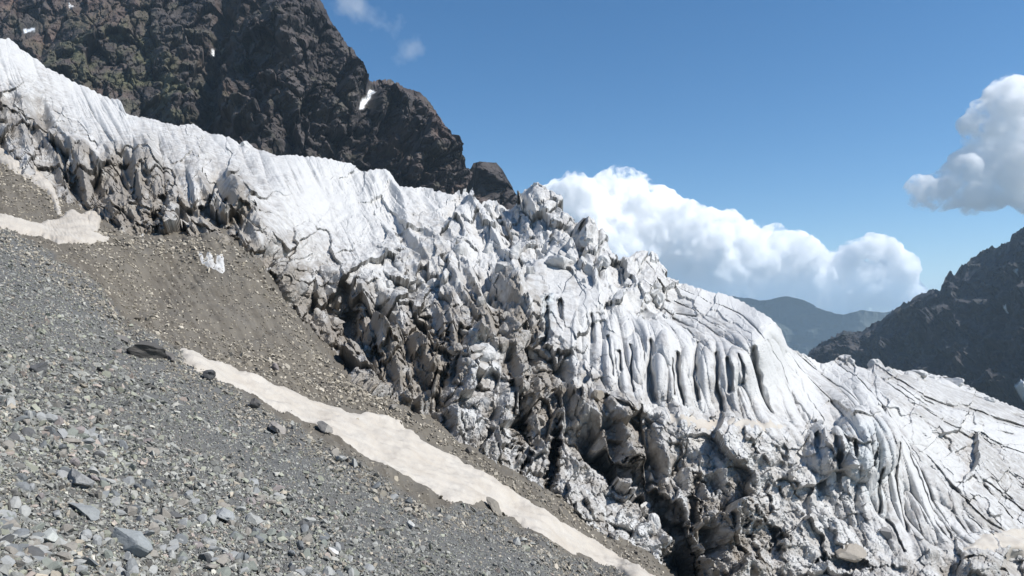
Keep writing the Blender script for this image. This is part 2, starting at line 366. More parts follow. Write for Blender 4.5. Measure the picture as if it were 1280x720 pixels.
# px,py, flow angle (deg, 90 = straight down the picture), flutes, blocks, dirt, brown, crevasses, roughness
TAB=np.array([
(-60,60,70,0.5,0.1,0,0,0,0.4),(10,90,70,0.6,0.1,0,0,0,0.4),(80,140,65,0.7,0.15,0,0,0,0.4),(150,170,62,0.7,0.15,0,0,0,0.4),(20,145,65,0.4,0.6,0.75,0.1,0,0.9),(-40,130,65,0.4,0.6,0.7,0.1,0,0.9),(50,165,65,0.4,0.6,0.75,0.1,0,0.9),
(40,195,65,0.3,0.8,0.3,0.1,0,0.9),(90,210,70,0.4,0.7,0.35,0.1,0,0.8),(90,240,75,0.3,0.7,0.75,0.2,0,0.8),(120,225,75,0.4,0.7,0.95,0.3,0,0.8),(170,215,80,0.4,0.6,1.1,0.4,0,0.8),(170,255,80,0.5,0.7,0.8,0.5,0,1),(210,240,70,0.4,0.8,0.55,0.3,0,1),(250,225,65,0.4,0.6,0.55,0.5,0,0.8),(240,265,65,0.3,0.8,0.45,0.3,0,1),(290,250,60,0.3,0.7,0.85,0.5,0,0.9),(210,290,70,0.3,0.8,0.75,0.6,0,1),(280,300,60,0.2,0.6,0.9,0.9,0,0.8),(160,285,70,0.4,0.7,0.8,0.6,0,1),
(220,195,65,0.5,0.4,0.15,0.1,0,0.5),(290,200,63,0.8,0.2,0,0,0,0.4),(350,230,62,1,0.15,0,0,0,0.35),(400,270,62,1,0.15,0,0,0,0.35),(340,270,62,0.8,0.3,0.15,0.1,0,0.5),(440,230,70,0.4,0.4,0,0,0,0.5),(500,255,60,0.4,0.5,0,0,0.1,0.5),(560,270,55,0.4,0.6,0.05,0,0.1,0.6),
(620,270,60,0.3,0.9,0.05,0,0,0.8),(680,265,65,0.4,1,0.15,0.1,0,0.9),(730,310,60,0.3,1,0.1,0.05,0,0.9),(770,340,50,0.3,0.9,0.05,0.05,0.1,0.9),(660,310,60,0.3,0.9,0.05,0,0,0.7),(600,320,50,0.3,0.6,0.03,0,0,0.5),(520,300,45,0.4,0.4,0.12,0.3,0,0.5),(545,320,45,0.4,0.5,0.35,0.6,0,0.6),
(460,310,60,0.6,0.4,0.05,0,0,0.5),(430,340,60,0.5,0.6,0.15,0.1,0,0.7),(390,330,60,0.3,0.7,0.4,0.2,0,0.9),(360,330,70,0.5,0.8,0.5,0.4,0,0.9),(350,370,75,0.5,0.8,0.85,0.7,0,1),(400,370,70,0.3,0.8,0.45,0.2,0,0.9),(460,370,65,0.3,0.9,0.3,0.1,0,0.9),(520,360,65,0.3,0.9,0.2,0.1,0,0.8),(580,350,60,0.3,0.7,0.08,0,0,0.6),
(410,395,75,0.4,0.8,0.8,0.5,0,1),(390,420,75,0.4,0.9,0.85,0.7,0,1),(450,400,80,0.4,0.8,0.9,0.6,0,1),(460,430,75,0.4,0.9,0.55,0.4,0,1),(430,440,75,0.3,0.9,0.45,0.4,0,1),(500,450,85,0.5,0.8,0.8,0.5,0,1),(530,430,85,0.6,0.7,0.95,0.6,0,0.9),(550,460,85,0.5,0.8,0.8,0.5,0,1),(480,490,70,0.3,0.8,0.6,0.6,0,1),(530,505,70,0.3,0.8,0.55,0.5,0,1),(560,400,80,0.3,0.8,0.5,0.4,0,0.8),(610,380,60,0.4,0.6,0.85,0.8,0,0.7),(640,395,60,0.4,0.6,0.7,0.7,0,0.7),
(600,450,80,0.2,0.7,0.2,0.1,0,0.5),(595,500,75,0.2,0.7,0.12,0.1,0,1.2),(620,540,75,0.2,0.7,0.25,0.2,0,1.2),(600,420,80,0.3,0.9,0.45,0.4,0,0.8),(650,440,85,0.4,0.9,0.5,0.4,0,0.9),(640,500,88,0.5,0.7,0.55,0.4,0,0.9),(690,460,80,0.4,0.9,0.45,0.4,0,0.9),(680,510,85,0.5,0.8,0.6,0.5,0,0.9),(720,510,85,0.5,0.7,0.65,0.5,0,0.9),
(700,370,85,0.4,0.6,0.1,0.05,0,0.4),(700,420,85,0.5,0.6,0.12,0.1,0,0.5),(740,400,88,0.8,0.3,0.03,0,0,0.4),(780,430,90,1,0.1,0.02,0,0,0.3),(830,440,90,1,0.1,0.02,0,0,0.3),(830,490,90,1,0.1,0.03,0,0,0.3),(890,460,86,1,0.1,0.02,0,0,0.3),(940,460,80,1,0.1,0.02,0,0,0.3),(960,500,72,0.9,0.05,0.04,0.1,0,0.3),(880,510,85,0.7,0.1,0.2,0.4,0,0.4),(780,480,90,1,0.1,0.05,0,0,0.3),
(830,370,25,0.1,0.4,0.03,0,0.8,0.5),(890,385,20,0.1,0.3,0.02,0,0.9,0.4),(930,395,25,0.2,0.2,0.02,0,0.8,0.4),(860,400,30,0.2,0.3,0.03,0,0.7,0.4),(800,380,45,0.3,0.6,0.05,0,0.4,0.6),
(750,540,80,0.7,0.6,1,0.5,0,0.8),(790,530,80,0.7,0.5,0.85,0.4,0,0.7),(830,540,70,0.5,0.6,0.3,0.3,0,0.7),(870,560,70,0.5,0.66,0.55,0.5,0,0.9),(820,580,85,0.5,0.7,0.8,0.5,0,0.9),(870,610,75,0.5,0.66,0.7,0.5,0,1),(920,560,60,0.5,0.46,0.35,0.4,0,0.9),(930,620,60,0.6,0.56,0.55,0.5,0,1),(900,680,70,0.5,0.66,0.75,0.6,0,1),(980,620,58,0.8,0.36,0.35,0.4,0,0.8),(980,680,55,0.7,0.46,0.5,0.6,0,0.9),(900,720,60,0.3,0.46,0.7,0.6,0,0.9),(870,525,40,0.4,0.3,0.3,0.6,0,0.5),(960,540,50,0.4,0.26,0.35,0.5,0,0.8),(860,690,80,0.4,0.56,0.9,0.6,0,1),
(720,580,70,0.3,0.6,0.45,0.4,0,1),(760,620,60,0.3,0.6,0.35,0.4,0,1.1),(800,660,60,0.3,0.7,0.25,0.3,0,1.2),(700,600,60,0.3,0.5,0.5,0.6,0,1),(660,540,88,0.5,0.6,0.6,0.4,0,0.9),(740,630,50,0.3,0.5,0.55,0.8,0,0.9),(660,595,50,0.3,0.5,0.35,0.3,0,0.9),
(1030,560,75,0.7,0.46,0.25,0.3,0,0.6),(1080,530,80,0.8,0.3,0.03,0,0.1,0.4),(1080,580,85,0.8,0.16,0.02,0,0,0.4),(1050,610,60,0.7,0.46,0.25,0.3,0,0.8),(1110,600,82,1,0.15,0.02,0,0.1,0.3),(1150,600,68,1,0.1,0.02,0,0.3,0.3),(1120,660,75,1,0.1,0.04,0,0.1,0.3),(1190,650,55,1,0.1,0.03,0,0.4,0.3),(1040,670,58,0.8,0.26,0.2,0.3,0,0.7),(1100,700,45,0.4,0.36,0.4,0.5,0,0.8),(1200,705,40,0.4,0.5,0.35,0.5,0,0.8),(1160,550,48,0.5,0.2,0.04,0.1,0.8,0.5),
(1010,480,50,0.3,0.1,0.02,0,0.7,0.3),(1060,500,45,0.3,0.15,0.03,0,0.8,0.4),(1060,460,30,0.2,0.5,0.03,0,0.5,0.6),(1120,490,30,0.2,0.3,0.04,0.1,0.9,0.5),(1200,500,15,0.2,0.2,0.04,0.1,1,0.4),(1270,540,10,0.2,0.1,0.03,0.1,1,0.4),(1200,560,38,0.3,0.4,0.12,0.2,1,0.6),(1250,600,42,0.3,0.3,0.12,0.2,1,0.6),(1230,640,40,0.4,0.3,0.1,0.2,0.9,0.6),(1280,700,30,0.3,0.4,0.35,0.4,0.2,0.7),(1350,620,35,0.3,0.3,0.1,0.2,1,0.6)],float)
def table(px,py,bw=26):
    num=np.zeros(px.shape+(7,)); den=np.full(px.shape,1e-9)
    cols=np.concatenate([np.cos(np.radians(TAB[:,2]))[:,None],np.sin(np.radians(TAB[:,2]))[:,None],TAB[:,3:8]],1) if False else TAB[:,2:9]
    for r in range(len(TAB)):
        d2=(px-TAB[r,0])**2+(py-TAB[r,1])**2
        ww=np.exp(-d2/(2*bw*bw))+1e-3/(1+d2/900)**2
        num+=ww[...,None]*TAB[r,2:9]; den+=ww
    return num/den[...,None]
wpx=X+10*fbm2(X/22,Y/22,3,301); wpy=Y+10*fbm2(X/22,Y/22,3,305)
# coarse table grid then lookup
tx=np.arange(-140,1440,4.); ty=np.arange(-60,860,4.)
TGX,TGY=np.meshgrid(tx,ty); TG=table(TGX,TGY)
Q=bil(TG,(wpx+140)/4,(wpy+60)/4)
flute,block,dirt,brown,crev,rough=[Q[...,i] for i in range(1,7)]
# streamline texture along the flow of the ice
lx=np.arange(-140,1440,1.); ly=np.arange(-60,860,1.)
LX,LY=np.meshgrid(lx,ly)
ang=np.radians(bil(TG[...,0],(LX+140)/4,(LY+60)/4)); ca,sa=np.cos(ang),np.sin(ang)
def lic(src, n, step=1.5):
    acc=src.copy(); 
    for sg in (1,-1):
        x=LX+140.; y=LY+60.
        x=x.copy(); y=y.copy()
        for i in range(n):
            xi=np.clip(x,0,src.shape[1]-1).astype(int); yi=np.clip(y,0,src.shape[0]-1).astype(int)
            x=x+sg*step*ca[yi,xi]; y=y+sg*step*sa[yi,xi]
            xi=np.clip(x,0,src.shape[1]-1).astype(int); yi=np.clip(y,0,src.shape[0]-1).astype(int)
            acc+=src[yi,xi]*math.exp(-(2*i/n)**2*.5)
    acc-=acc.mean(); return acc/acc.std()
W=rng.standard_normal(LX.shape)
def lk(G): return bil(G,X+140,Y+60)
L4=lk(lic(gblur(W[::-1,::-1],12),34)); W2=rng.standard_normal(LX.shape); LB=lk(lic(gblur(W2,2.6),70)); LC=lk(lic(gblur(W2[::-1,::-1],5),80))
L1=lk(lic(gblur(W,1.2),24)); L2=lk(lic(gblur(W[::-1],3.2),30)); L3=lk(lic(gblur(W[:,::-1],7),34))
# ---- blocks (seracs): tilted cells at three sizes
def blocks(size, ang, seed, asp=1.6, tilt=1.0, X=None, Y=None):
    X=IXF if X is None else X; Y=IYF if Y is None else Y
    c,s_=math.cos(ang),math.sin(ang)
    wx_=X+size*.55*fbm2(X/size/1.1,Y/size/1.1,3,seed+5); wy_=Y+size*.55*fbm2(X/size/1.1,Y/size/1.1,3,seed+9)
    a=(wx_*c+wy_*s_)/size/asp; b=(-wx_*s_+wy_*c)/size
    f1,f2,dx,dy,ci,cj=voronoi(a,b,seed)
    r0=rnd(ci,cj,seed+2)-.5; r1=rnd(ci,cj,seed+3)-.5; r2=rnd(ci,cj,seed+4)-.5
    h=r0*1.2+tilt*(r1*dx*asp+r2*dy)*1.5-.12*f1
    return h, f2-f1
b1,e1=blocks(46,1.0,501,1.25); b2,e2=blocks(23,1.1,521,1.3,1.3); b3,e3=blocks(10,1.2,541,1.25)
h=np.zeros(X.shape)
graze=np.clip((IN*toc).sum(-1)/.5,.22,1); graze=gblur(graze,4)
blk=np.clip(block,0,1.2)*(.72+.28*graze)
calm=np.clip(1-rough/.5,0,1)
upper=soft(X+34*fbm2(X/50,Y/50,4,841),Y+34*fbm2(X/50,Y/50,4,843),[(-130,-20),(0,40),(150,120),(300,170),(480,215),(560,250),(470,300),(430,345),(330,275),(280,215),(150,190),(60,130),(-130,90)],34)
blk=blk*sstep(.05,.3,blk)*(1-.75*upper)
dirt=dirt+.16*soft(X,Y,[(325,315),(420,350),(520,385),(660,390),(710,480),(650,600),(560,550),(440,480),(360,420)],22)*(1-soft(X,Y,[(575,425),(630,430),(640,560),(570,530)],12))
dirt=dirt*(1-.30*soft(X,Y,[(690,485),(860,515),(1000,540),(1110,720),(680,720),(640,600)],25))
dm=sstep(.15,.55,dirt)
L9=lk(lic(gblur(W[:,::-1],9),26))
h+=blk*((38+10*dm)*b1+18*(1-.25*dm)*b2+4.2*(1+.3*dm)*b3)
blk_=blk*sstep(.15,.7,blk)
h-=blk_*(2.2*np.exp(-(e1/.05)**2)+1.6*np.exp(-(e2/.08)**2)+.8*np.exp(-(e3/.12)**2))
# flutes: rounded columns with narrow slits between
col1=np.sqrt(np.abs(L2)+.02); col2=np.sqrt(np.abs(L3)+.02); col0=np.sqrt(np.abs(L1)+.02)
fl=np.clip(flute,0,1)
fl=fl*(1-.62*upper)*(1-.3*np.clip(dirt*1.3,0,1))
h+=fl*(10.0*(col2-.8)+4.5*(col1-.8)+.7*(col0-.8))+fl*2.5*L3
uv=np.clip(.55+1.5*fbm2(X/55,Y/40,3,861),.05,1.3)
h+=upper*5*fbm2(X/34,Y/24,3,871)+upper*uv*(2.4*(col1-.8)+1.6*(col0-.8)+1.6*(np.sqrt(np.abs(L2)+.02)-.8)+2.2*fbm2(X/60,Y/60,3,751))
h+=dm*(15*(np.sqrt(np.abs(L4)+.02)-.8)+9.5*(.8-np.abs(L9))+8*(.8-np.abs(L3))+5*(.8-np.abs(L2)))
h+=jagm[...,0]*(1-dm)*(9*(.8-np.abs(L3))+4*(.8-np.abs(L2)))
# crevasses: long narrow cracks, obliquely across the slope
def cracks(size, ang, asp, seed, wdt):
    c,s_=math.cos(ang),math.sin(ang)
    wx_=X+size*.9*fbm2(X/size/2.2,Y/size/2.2,4,seed+5); wy_=Y+size*.9*fbm2(X/size/2.2,Y/size/2.2,4,seed+9)
    f1,f2,dx,dy,ci,cj=voronoi((wx_*c+wy_*s_)/size/asp,(-wx_*s_+wy_*c)/size,seed)
    lev=rnd(ci,cj,seed+7)-.5
    return np.exp(-((f2-f1)/wdt)**2), lev
persp=np.clip(1-.45*sstep(560,450,Y),.4,1)
k1,l1=cracks(24,math.radians(36),5.5,611,.05); k2,l2=cracks(12,math.radians(22),4,631,.06); k3,l3=cracks(9,math.radians(70),3,651,.10)
msk=sstep(-.35,.3,fbm2(X/60,Y/60,3,671))
cv=np.clip(crev,0,1)
wv=np.clip(1+1.4*fbm2(X/38,Y/30,3,681),.15,2.2)
band=np.exp(-(LB/.15/wv)**2)*np.clip(wv,0,1.3); band2=np.exp(-(LC/.09/wv)**2)*np.clip(wv,0,1.3)
crackpush=cv*(1.1*band*(.25+.75*(1-msk))+2.4*band2)*np.clip(IT/130,.7,1.5)+cv*.22*(2.6*k1*(.2+.8*msk)+1.6*k2*msk*msk+.5*k3*(1-msk))*np.clip(IT/130,.7,1.6)
h+=cv*(1.6*l1+.8*l2)*graze+cv*(2.0*(np.sqrt(np.abs(LB)+.02)-.8)+5.0*(np.sqrt(np.abs(LC)+.02)-.8))*(.4+.6*graze)
# broken surface at every scale
r1=fbm2(X/26,Y/26,6,701,.55,True); r2=fbm2(X/9,Y/9,5,721,.6,True); r3=fbm2(X/14,Y/22,5,741,.6)
rf=np.clip(rough-.25,0,1)/.75
h+=(.05+rf)*(.45+.55*graze)*(5.0*r1+(1.8+1.5*dm)*r2+2.4*r3)
cliff=soft(X+6*fbm2(X/15,Y/15,3,831),Y+6*fbm2(X/15,Y/15,3,833),[(690,385),(760,388),(850,412),(985,412),(1005,450),(1040,525),(960,528),(850,520),(760,500),(715,480)],8)
h=h*(1-.55*cliff)+cliff*(6*(np.sqrt(np.abs(L3)+.02)-.8)+1.5*(col1-.8))
drape_=soft(X,Y,[(1075,515),(1130,520),(1170,560),(1245,690),(1110,690),(1095,600)],14)
h=h*(1-.4*drape_)+drape_*(7*(np.sqrt(np.abs(L3)+.02)-.8)+4*(col1-.8))
# ---- particular forms -------------------------------------------------
push=crackpush.copy()                         # metres straight back into the ice (caves, slits, the chasm)
def pit(cx,cy,rx,ry,rot,dep,sharp=.45,wob=.8):
    global push
    a=math.radians(rot); dx=X-cx; dy=Y-cy
    u=(dx*math.cos(a)+dy*math.sin(a))/rx; v=(-dx*math.sin(a)+dy*math.cos(a))/ry
    d=np.hypot(u,v)+wob*fbm2(X/9,Y/9,3,int(cx*7+cy))
    push=np.maximum(push,.62*dep*sstep(1+sharp*.5,1-sharp,d))
def slit(pts,wd,dep):
    global push
    xx=X+2.5*vnoise2(X/7,Y/16,int(pts[0][0])); d=polydist(xx,Y,pts)
    ends=1.0
    push=np.maximum(push,.5*dep*np.clip(1.15-d/wd/1.5,0,1)**1.3)
for a in [(692,575,8,36,6,16),(652,550,12,38,-4,13),(655,505,9,25,0,8),(438,398,13,24,10,9),(468,452,9,22,-10,8),(522,428,26,22,0,5),(552,455,9,34,5,6),(527,395,14,8,10,6),
          (328,370,9,14,-25,8),(345,345,7,12,-20,5),(366,420,7,12,0,5),(300,268,20,9,-25,6),(268,255,18,11,-20,7),(200,262,8,26,10,7),(197,300,8,10,0,6),(135,222,9,24,-5,6),(172,228,10,26,10,6),(152,205,14,10,0,5),(95,236,9,14,0,5),(60,236,6,14,-20,4),(20,150,26,8,25,5),(48,168,16,9,35,5),(75,180,9,6,0,4),
          (700,390,4,14,-3,6),(683,400,3,22,-2,5),(1018,558,4,13,0,4),(1043,572,4,16,-8,5),(1065,570,3,12,5,4),(1087,577,3,14,8,4),(980,566,4,12,-10,3),(845,700,22,24,20,12),(955,668,26,16,25,6),(1060,706,34,8,10,5),(862,642,10,26,10,8),(790,600,16,20,-25,9)]:
    pit(*a)
for p,wd,dep in [([(814,428),(812,465),(817,500)],3.2,6),([(847,440),(849,480),(853,508)],2.2,5),([(872,428),(868,470),(873,498)],2.6,5),([(897,440),(895,480),(904,515)],2.2,4.5),([(908,450),(911,490)],3,5.5),([(942,436),(949,480),(963,515)],3,5),([(773,440),(776,462)],2.2,5),([(789,430),(790,490)],1.4,3.5),([(740,395),(740,425)],2.4,4),([(840,450),(842,495)],1.3,3),([(922,445),(928,480)],1.3,3),([(760,420),(765,470)],1.5,3),
     ([(560,305),(575,345)],1.4,3),([(756,500),(800,530),(812,575)],3,6),([(800,510),(805,560)],2,4),([(636,470),(640,540)],3,7),([(575,420),(568,470)],3,6),
     ([(1098,590),(1100,640)],2,4),([(1115,560),(1122,620),(1135,665)],1.8,4),([(1138,560),(1160,620),(1190,670)],1.6,3.5),([(1110,650),(1130,690)],1.6,3),([(985,440),(1010,500),(1030,525)],1.4,3),([(960,425),(985,480),(1010,525)],1.2,2.5)]:
    slit(p,wd,dep)
chasm=[(738,566),(752,566),(772,584),(800,598),(822,612),(846,640),(862,690),(872,730),(828,730),(834,672),(826,652),(806,632),(782,612),(764,600),(742,580)]
cd=soft(X+5*fbm2(X/9,Y/9,3,801),Y+5*fbm2(X/9,Y/9,3,803),chasm,4)
push=np.maximum(push,9*cd)
push=np.maximum(push,5*soft(X,Y,[(228,306),(300,300),(325,350),(260,365),(228,340)],6))
# raised forms
def bump_(cx,cy,rx,ry,rot,hm,p=2):
    a=math.radians(rot); dx=X-cx; dy=Y-cy
    u=(dx*math.cos(a)+dy*math.sin(a))/rx; v=(-dx*math.sin(a)+dy*math.cos(a))/ry
    return hm*np.clip(1-np.abs(u)**p-np.abs(v)**p,0,1)**.5
def flatten(poly,w,keep=.15):
    global h
    m=soft(X+3*fbm2(X/8,Y/8,2,811),Y+3*fbm2(X/8,Y/8,2,813),poly,w)
    h=h*(1-m*(1-keep))
    return m
m=flatten([(660,335),(690,310),(706,318),(752,372),(735,395),(700,378),(650,372)],3,.12); h+=m*(4-.05*(Y-345)+.06*(X-700))
m=flatten([(583,438),(600,428),(618,436),(624,460),(606,466),(585,458)],3,.15); h+=m*3+bump_(603,447,22,20,0,3)
m=flatten([(672,372),(716,366),(722,380),(716,440),(680,410)],3,.25); h+=m*5+bump_(692,400,12,34,-5,3)
for a in [(830,462,15,48,0,8),(860,470,11,40,0,4),(884,470,11,44,3,6),(925,475,17,46,-6,7),(800,470,11,40,0,3),(765,440,12,50,0,6),(725,430,12,45,0,4),
          (1082,556,44,48,0,26),(1030,560,26,34,0,12),(1080,600,9,40,0,4),(1040,600,7,20,0,4),(1056,600,6,14,0,4),(1030,560,22,34,0,5),
          (610,500,38,48,-10,4),(835,545,34,42,15,9),(905,620,40,60,20,6),(870,600,22,50,10,5),
          (818,655,12,14,0,5),(826,678,9,12,0,4),(810,640,9,9,0,3),(395,355,20,14,30,3),(360,335,9,16,-10,4),(345,330,7,14,-10,3),
          (1093,455,9,8,0,5),(1030,458,5,6,0,4),(1062,450,7,7,0,4),(1145,468,14,7,10,5),(1190,476,16,8,15,4),(668,250,12,16,0,5),(612,256,6,12,0,5),(640,262,8,14,0,5),(725,300,9,16,0,6),(750,312,8,12,0,6),(780,330,10,12,0,5),(155,138,6,12,0,3),(305,184,7,7,0,4)]:
    h+=bump_(*a)
depthscale=np.clip(IT/100,.6,2.2)**.55
fade=np.ones(X.shape); fade[:40]=np.linspace(0,1,40)[:,None]
h[R1:]=h[R1-1]-np.linspace(0,6,RB)[:,None]; push[R1:]=push[R1-1]; DN[R1:]=DN[R1-1]
IPD=IP+DN*(h*.62*depthscale*fade*.30)[...,None]*1.0-toc*(push)[...,None]
dirtv=np.clip(.045+dirt*.97+.22*cv*np.maximum(band,band2)+.10*np.clip(LB,-1,1)*(1-upper)+cv*(.08+.12*np.clip(LC,-1,1))+dm*(.16*np.clip(L3,-1.2,1.2)-.10*np.clip(L9,-1.2,1.2))+.13*sstep(.0,.5,fbm2(X/45,Y/30,4,821))*(1-upper)+.55*fbm2(X/26,Y/20,4,823)*sstep(.15,.5,dirt)+.14*np.clip(-L2,-1,1.5)*fl*.6+.10*L1*.3,0,1.3)
# besides real dirt, dirtv paints the dark of the crevasse bands into the colour
bluev=np.clip(soft(X,Y,[(676,370),(690,368),(690,420),(678,410)],4)+.4*soft(X,Y,[(1040,540),(1100,530),(1105,640),(1060,600)],12),0,1)*(1-np.clip(dirt*2,0,1))
attrs={'dirt':dirtv.ravel(),'brown':np.clip(brown,0,1).ravel(),'blue':bluev.ravel()}
IV=IPD.reshape(-1,3); IF=grid_faces(*X.shape)
fxc=X[:-1,:-1].ravel(); fyc=Y[:-1,:-1].ravel()
fw=fxc+7*fbm2(fxc/18,fyc/18,3,901); fh=fyc+7*fbm2(fxc/18,fyc/18,3,905)
lab=np.zeros(len(IF),int)
lab[inpoly(fw,fh,[(720,385),(790,395),(850,412),(930,418),(985,412),(1000,450),(1030,525),(960,530),(850,522),(780,505),(705,480),(700,430)])]=1
MARG=[(-140,110),(0,122),(60,150),(110,185),(200,190),(290,215),(330,285),(400,330),(470,372),(560,375),(640,375),(680,420),(700,478),(790,505),(850,525),(950,532),(980,590),(1040,650),(1080,690),(1290,695),(1440,720),(1440,900),(-140,900)]
lab[(lab==0)&inpoly(fw,fh,MARG)]=2
lab[(lab==0)&inpoly(fw,fh,[(970,535),(1080,505),(1150,545),(1190,600),(1240,695),(1080,692),(1040,650),(985,590)])]=3
lab[(lab==0)&inpoly(fw,fh,[(985,400),(1450,400),(1450,800),(1240,695),(1190,600),(1150,545),(1080,505),(1030,525),(1000,450)])]=4
gl=obj('glacier',sub_mesh('glacier',IV,IF[lab==0],attrs,ICE),label='jagged white glacier icefall pouring down between the peak and the scree slope',category='glacier')
for k,(nm,lb) in enumerate([('fluted_cliff','white ice cliff of upright columns split by dark slits'),('debris_margin','dirty grey brown broken ice along the edge of the glacier'),('ice_dome','white ice dome draped in flaring folds'),('crevassed_tongue','gentle white ice crossed by long thin dark crevasses')]):
    obj(nm,sub_mesh(nm,IV,IF[lab==k+1],attrs,ICE),gl,label=lb)
# ------------------------------------------------------------------ mountains, far hills, valley
def loft(crest, bottom, survey, xs, R, RB, backdir, jag=2, seed=1, calmx=0):
    jg=jag*(fbm2(xs/9,xs*0+seed,4,seed)-.8*np.abs(vnoise2(xs/3.5,xs*0,seed+3)))
    if calmx: jg=jg*(1-.85*sstep(calmx-12,calmx,xs))
    cr=line(crest,xs)+jg; bt=line(bottom,xs)
    s=np.linspace(0,1,R); X=np.tile(xs,(R,1)); Y=bt[None]+(cr-bt)[None]*s[:,None]
    T=survey(X,Y); P=ray(X,Y)*T[...,None]
    b=np.linspace(0,1,RB+1)[1:]
    e=P[-1][None]+(b[:,None]*np.array(backdir)[None])[:,None,:]
    foot=[]
    for k in (1,.66,.33):                      # the foot of the mountain runs on down to the valley
        f=P[0].copy(); f[:,2]=f[:,2]*(1-k)-700*k; f[:,1]-=.35*(P[0][:,2]-f[:,2]); foot.append(f)
    P=np.concatenate([np.stack(foot),P])
    return np.concatenate([P,e]),np.concatenate([np.tile(xs,(3,1)),X,np.tile(xs,(RB,1))]),np.concatenate([np.tile(bt,(3,1)),Y,cr[None]-b[:,None]*30])
PC=[(-220,-190),(0,-150),(200,-130),(330,-90),(375,-40),(396,-8),(405,8),(414,28),(424,40),(430,52),(440,60),(447,75),(455,92),(462,101),(470,103),(480,100),(490,101),(505,110),(520,114),(532,122),(545,140),(552,152),(560,165),(568,180),(575,195),(581,210),(586,220),(589,214),(593,204),(600,202),(612,203),(620,203),(627,211),(635,225),(645,243),(660,270),(700,320)]
PB=[(-220,170),(0,150),(200,220),(400,270),(600,310),(700,360)]
PS=Survey([(-150,60,620),(0,60,610),(0,-120,800),(150,100,560),(60,130,520),(250,150,520),(230,40,610),(272,20,650),(275,90,600),(262,190,520),(340,0,600),(340,60,540),(340,150,490),(400,150,500),(430,130,530),(440,80,590),(400,20,610),(460,120,600),(462,160,560),(500,160,540),(500,230,500),(560,220,550),(530,130,590),(578,225,600),(590,225,650),(612,220,640),(640,246,670),(0,160,490),(300,220,450),(600,300,560),(300,-100,760),(700,320,700)])
px=np.arange(-180,690,1.0)
MP,MX,MY=loft(PC,PB,PS,px,330,14,(10,160,-170),4.5,41,580)
sm=MP.copy()
for k in range(3): sm[...,k]=gblur(sm[...,k],7)
MN=normals(sm)
# beds dip to the left: stretch the fracture pattern along them, and gullies run down the face
th=math.radians(32)
q=MP.copy(); a=MP[...,0]*math.cos(th)+MP[...,2]*math.sin(th); b=-MP[...,0]*math.sin(th)+MP[...,2]*math.cos(th)
q1=np.stack([a*.55,MP[...,1]*.6,b*1.5],-1)
q2=np.stack([MP[...,0]*1.5+MP[...,2]*.35,MP[...,1]*.7,MP[...,2]*.5],-1)
q3=np.stack([MP[...,0]*1.2,MP[...,1]*.8,MP[...,2]*.75],-1)
calm=.45+.55*sstep(200,300,MX+.4*MY)
amp=(1-.5*sstep(565,590,MX))*(1-.8*np.exp(-(polydist(MX,MY,[(463,112),(455,128),(445,142)])/10)**2))*(1-.8*np.exp(-(polydist(MX,MY,[(30,38),(42,34)])/14)**2))
d=amp*(calm*(46*ridged3(q3,125,4,61,.5)+26*ridged3(MP,52,4,71,.5))+6*ridged3(q1,27,4,81,.55)+2.5*ridged3(MP,11,4,91,.6)+1.8*fbm3(MP,3,3,95,.6))
mb1,me1=blocks(34,.6,1501,1.3,1.2,MX,MY); mb2,me2=blocks(15,2.3,1521,1.4,1.3,MX,MY); mb3,me3=blocks(6.5,.8,1541,1.2,1.2,MX,MY)
d+=amp*(24*mb1+7*mb2+2.2*mb3)*(.35+.65*calm)-amp*(5*np.exp(-(me1/.08)**2)+2.5*np.exp(-(me2/.1)**2))
led=b/16+1.1*fbm3(MP,60,3,99); d+=3.0*(np.abs((led%1)-.5)*2)**2*calm
gul=polydist(MX+6*fbm2(MX/20,MY/20,3,7),MY,[(285,-40),(276,40),(268,110),(258,150),(262,215)]); d-=34*np.exp(-(gul/13)**2)
gul2=polydist(MX+4*fbm2(MX/20,MY/20,3,8),MY,[(462,100),(450,140),(440,200),(445,240)]); d-=6*np.exp(-(gul2/8)**2)
gul3=polydist(MX+4*fbm2(MX/20,MY/20,3,9),MY,[(515,115),(512,170),(508,230)]); d-=7*np.exp(-(gul3/4)**2)
gul4=polydist(MX,MY,[(586,205),(588,225),(592,250)]); d-=26*np.exp(-(gul4/4)**2)
tail=sstep(0,60,MX*0+np.arange(MX.shape[0])[:,None])
d+=30*np.exp(-(polydist(MX,MY,[(465,112),(455,128),(445,143)])/9)**2)+14*np.exp(-(polydist(MX,MY,[(30,38),(42,34)])/12)**2)
edge_=1-.6*sstep(290,333,np.arange(MX.shape[0])[:,None]+0*MX)
d=(d-d.mean())*edge_-4*(1-edge_)
MD=MN.copy()
for k in range(3): MD[...,k]=gblur(MD[...,k],30)
TC=-MP/np.linalg.norm(MP,axis=-1,keepdims=True); MD=.25*MD+.75*TC+np.array([.06,0,.03]); MD/=np.linalg.norm(MD,axis=-1,keepdims=True)
MP2=MP+MD*d[...,None]*1.0
veg=np.clip(soft(MX,MY,[(20,90),(60,40),(180,20),(260,120),(255,175),(200,160),(150,140),(90,110)],40)*sstep(-.25,.35,fbm2(MX/28,MY/18,4,111)),0,1)*.9
veg=np.maximum(veg,.35*sstep(.1,.5,fbm2(MX/40,MY/30,4,113)))
jx=MX+2.5*fbm2(MX/6,MY/6,3,121); jy=MY+2.5*fbm2(MX/6,MY/6,3,123)
snow=np.zeros(MX.shape)
for pl in [[(29,36),(42,33),(43,37),(31,41)],[(85,4),(91,6),(88,9)],[(461,114),(465,120),(457,131),(448,142),(443,144),(446,134),(454,125)],[(272,51),(277,50),(275,57)],[(265,61),(269,60),(268,66),(264,68)]]:
    snow=np.maximum(snow,soft(jx,jy,pl,1.0))
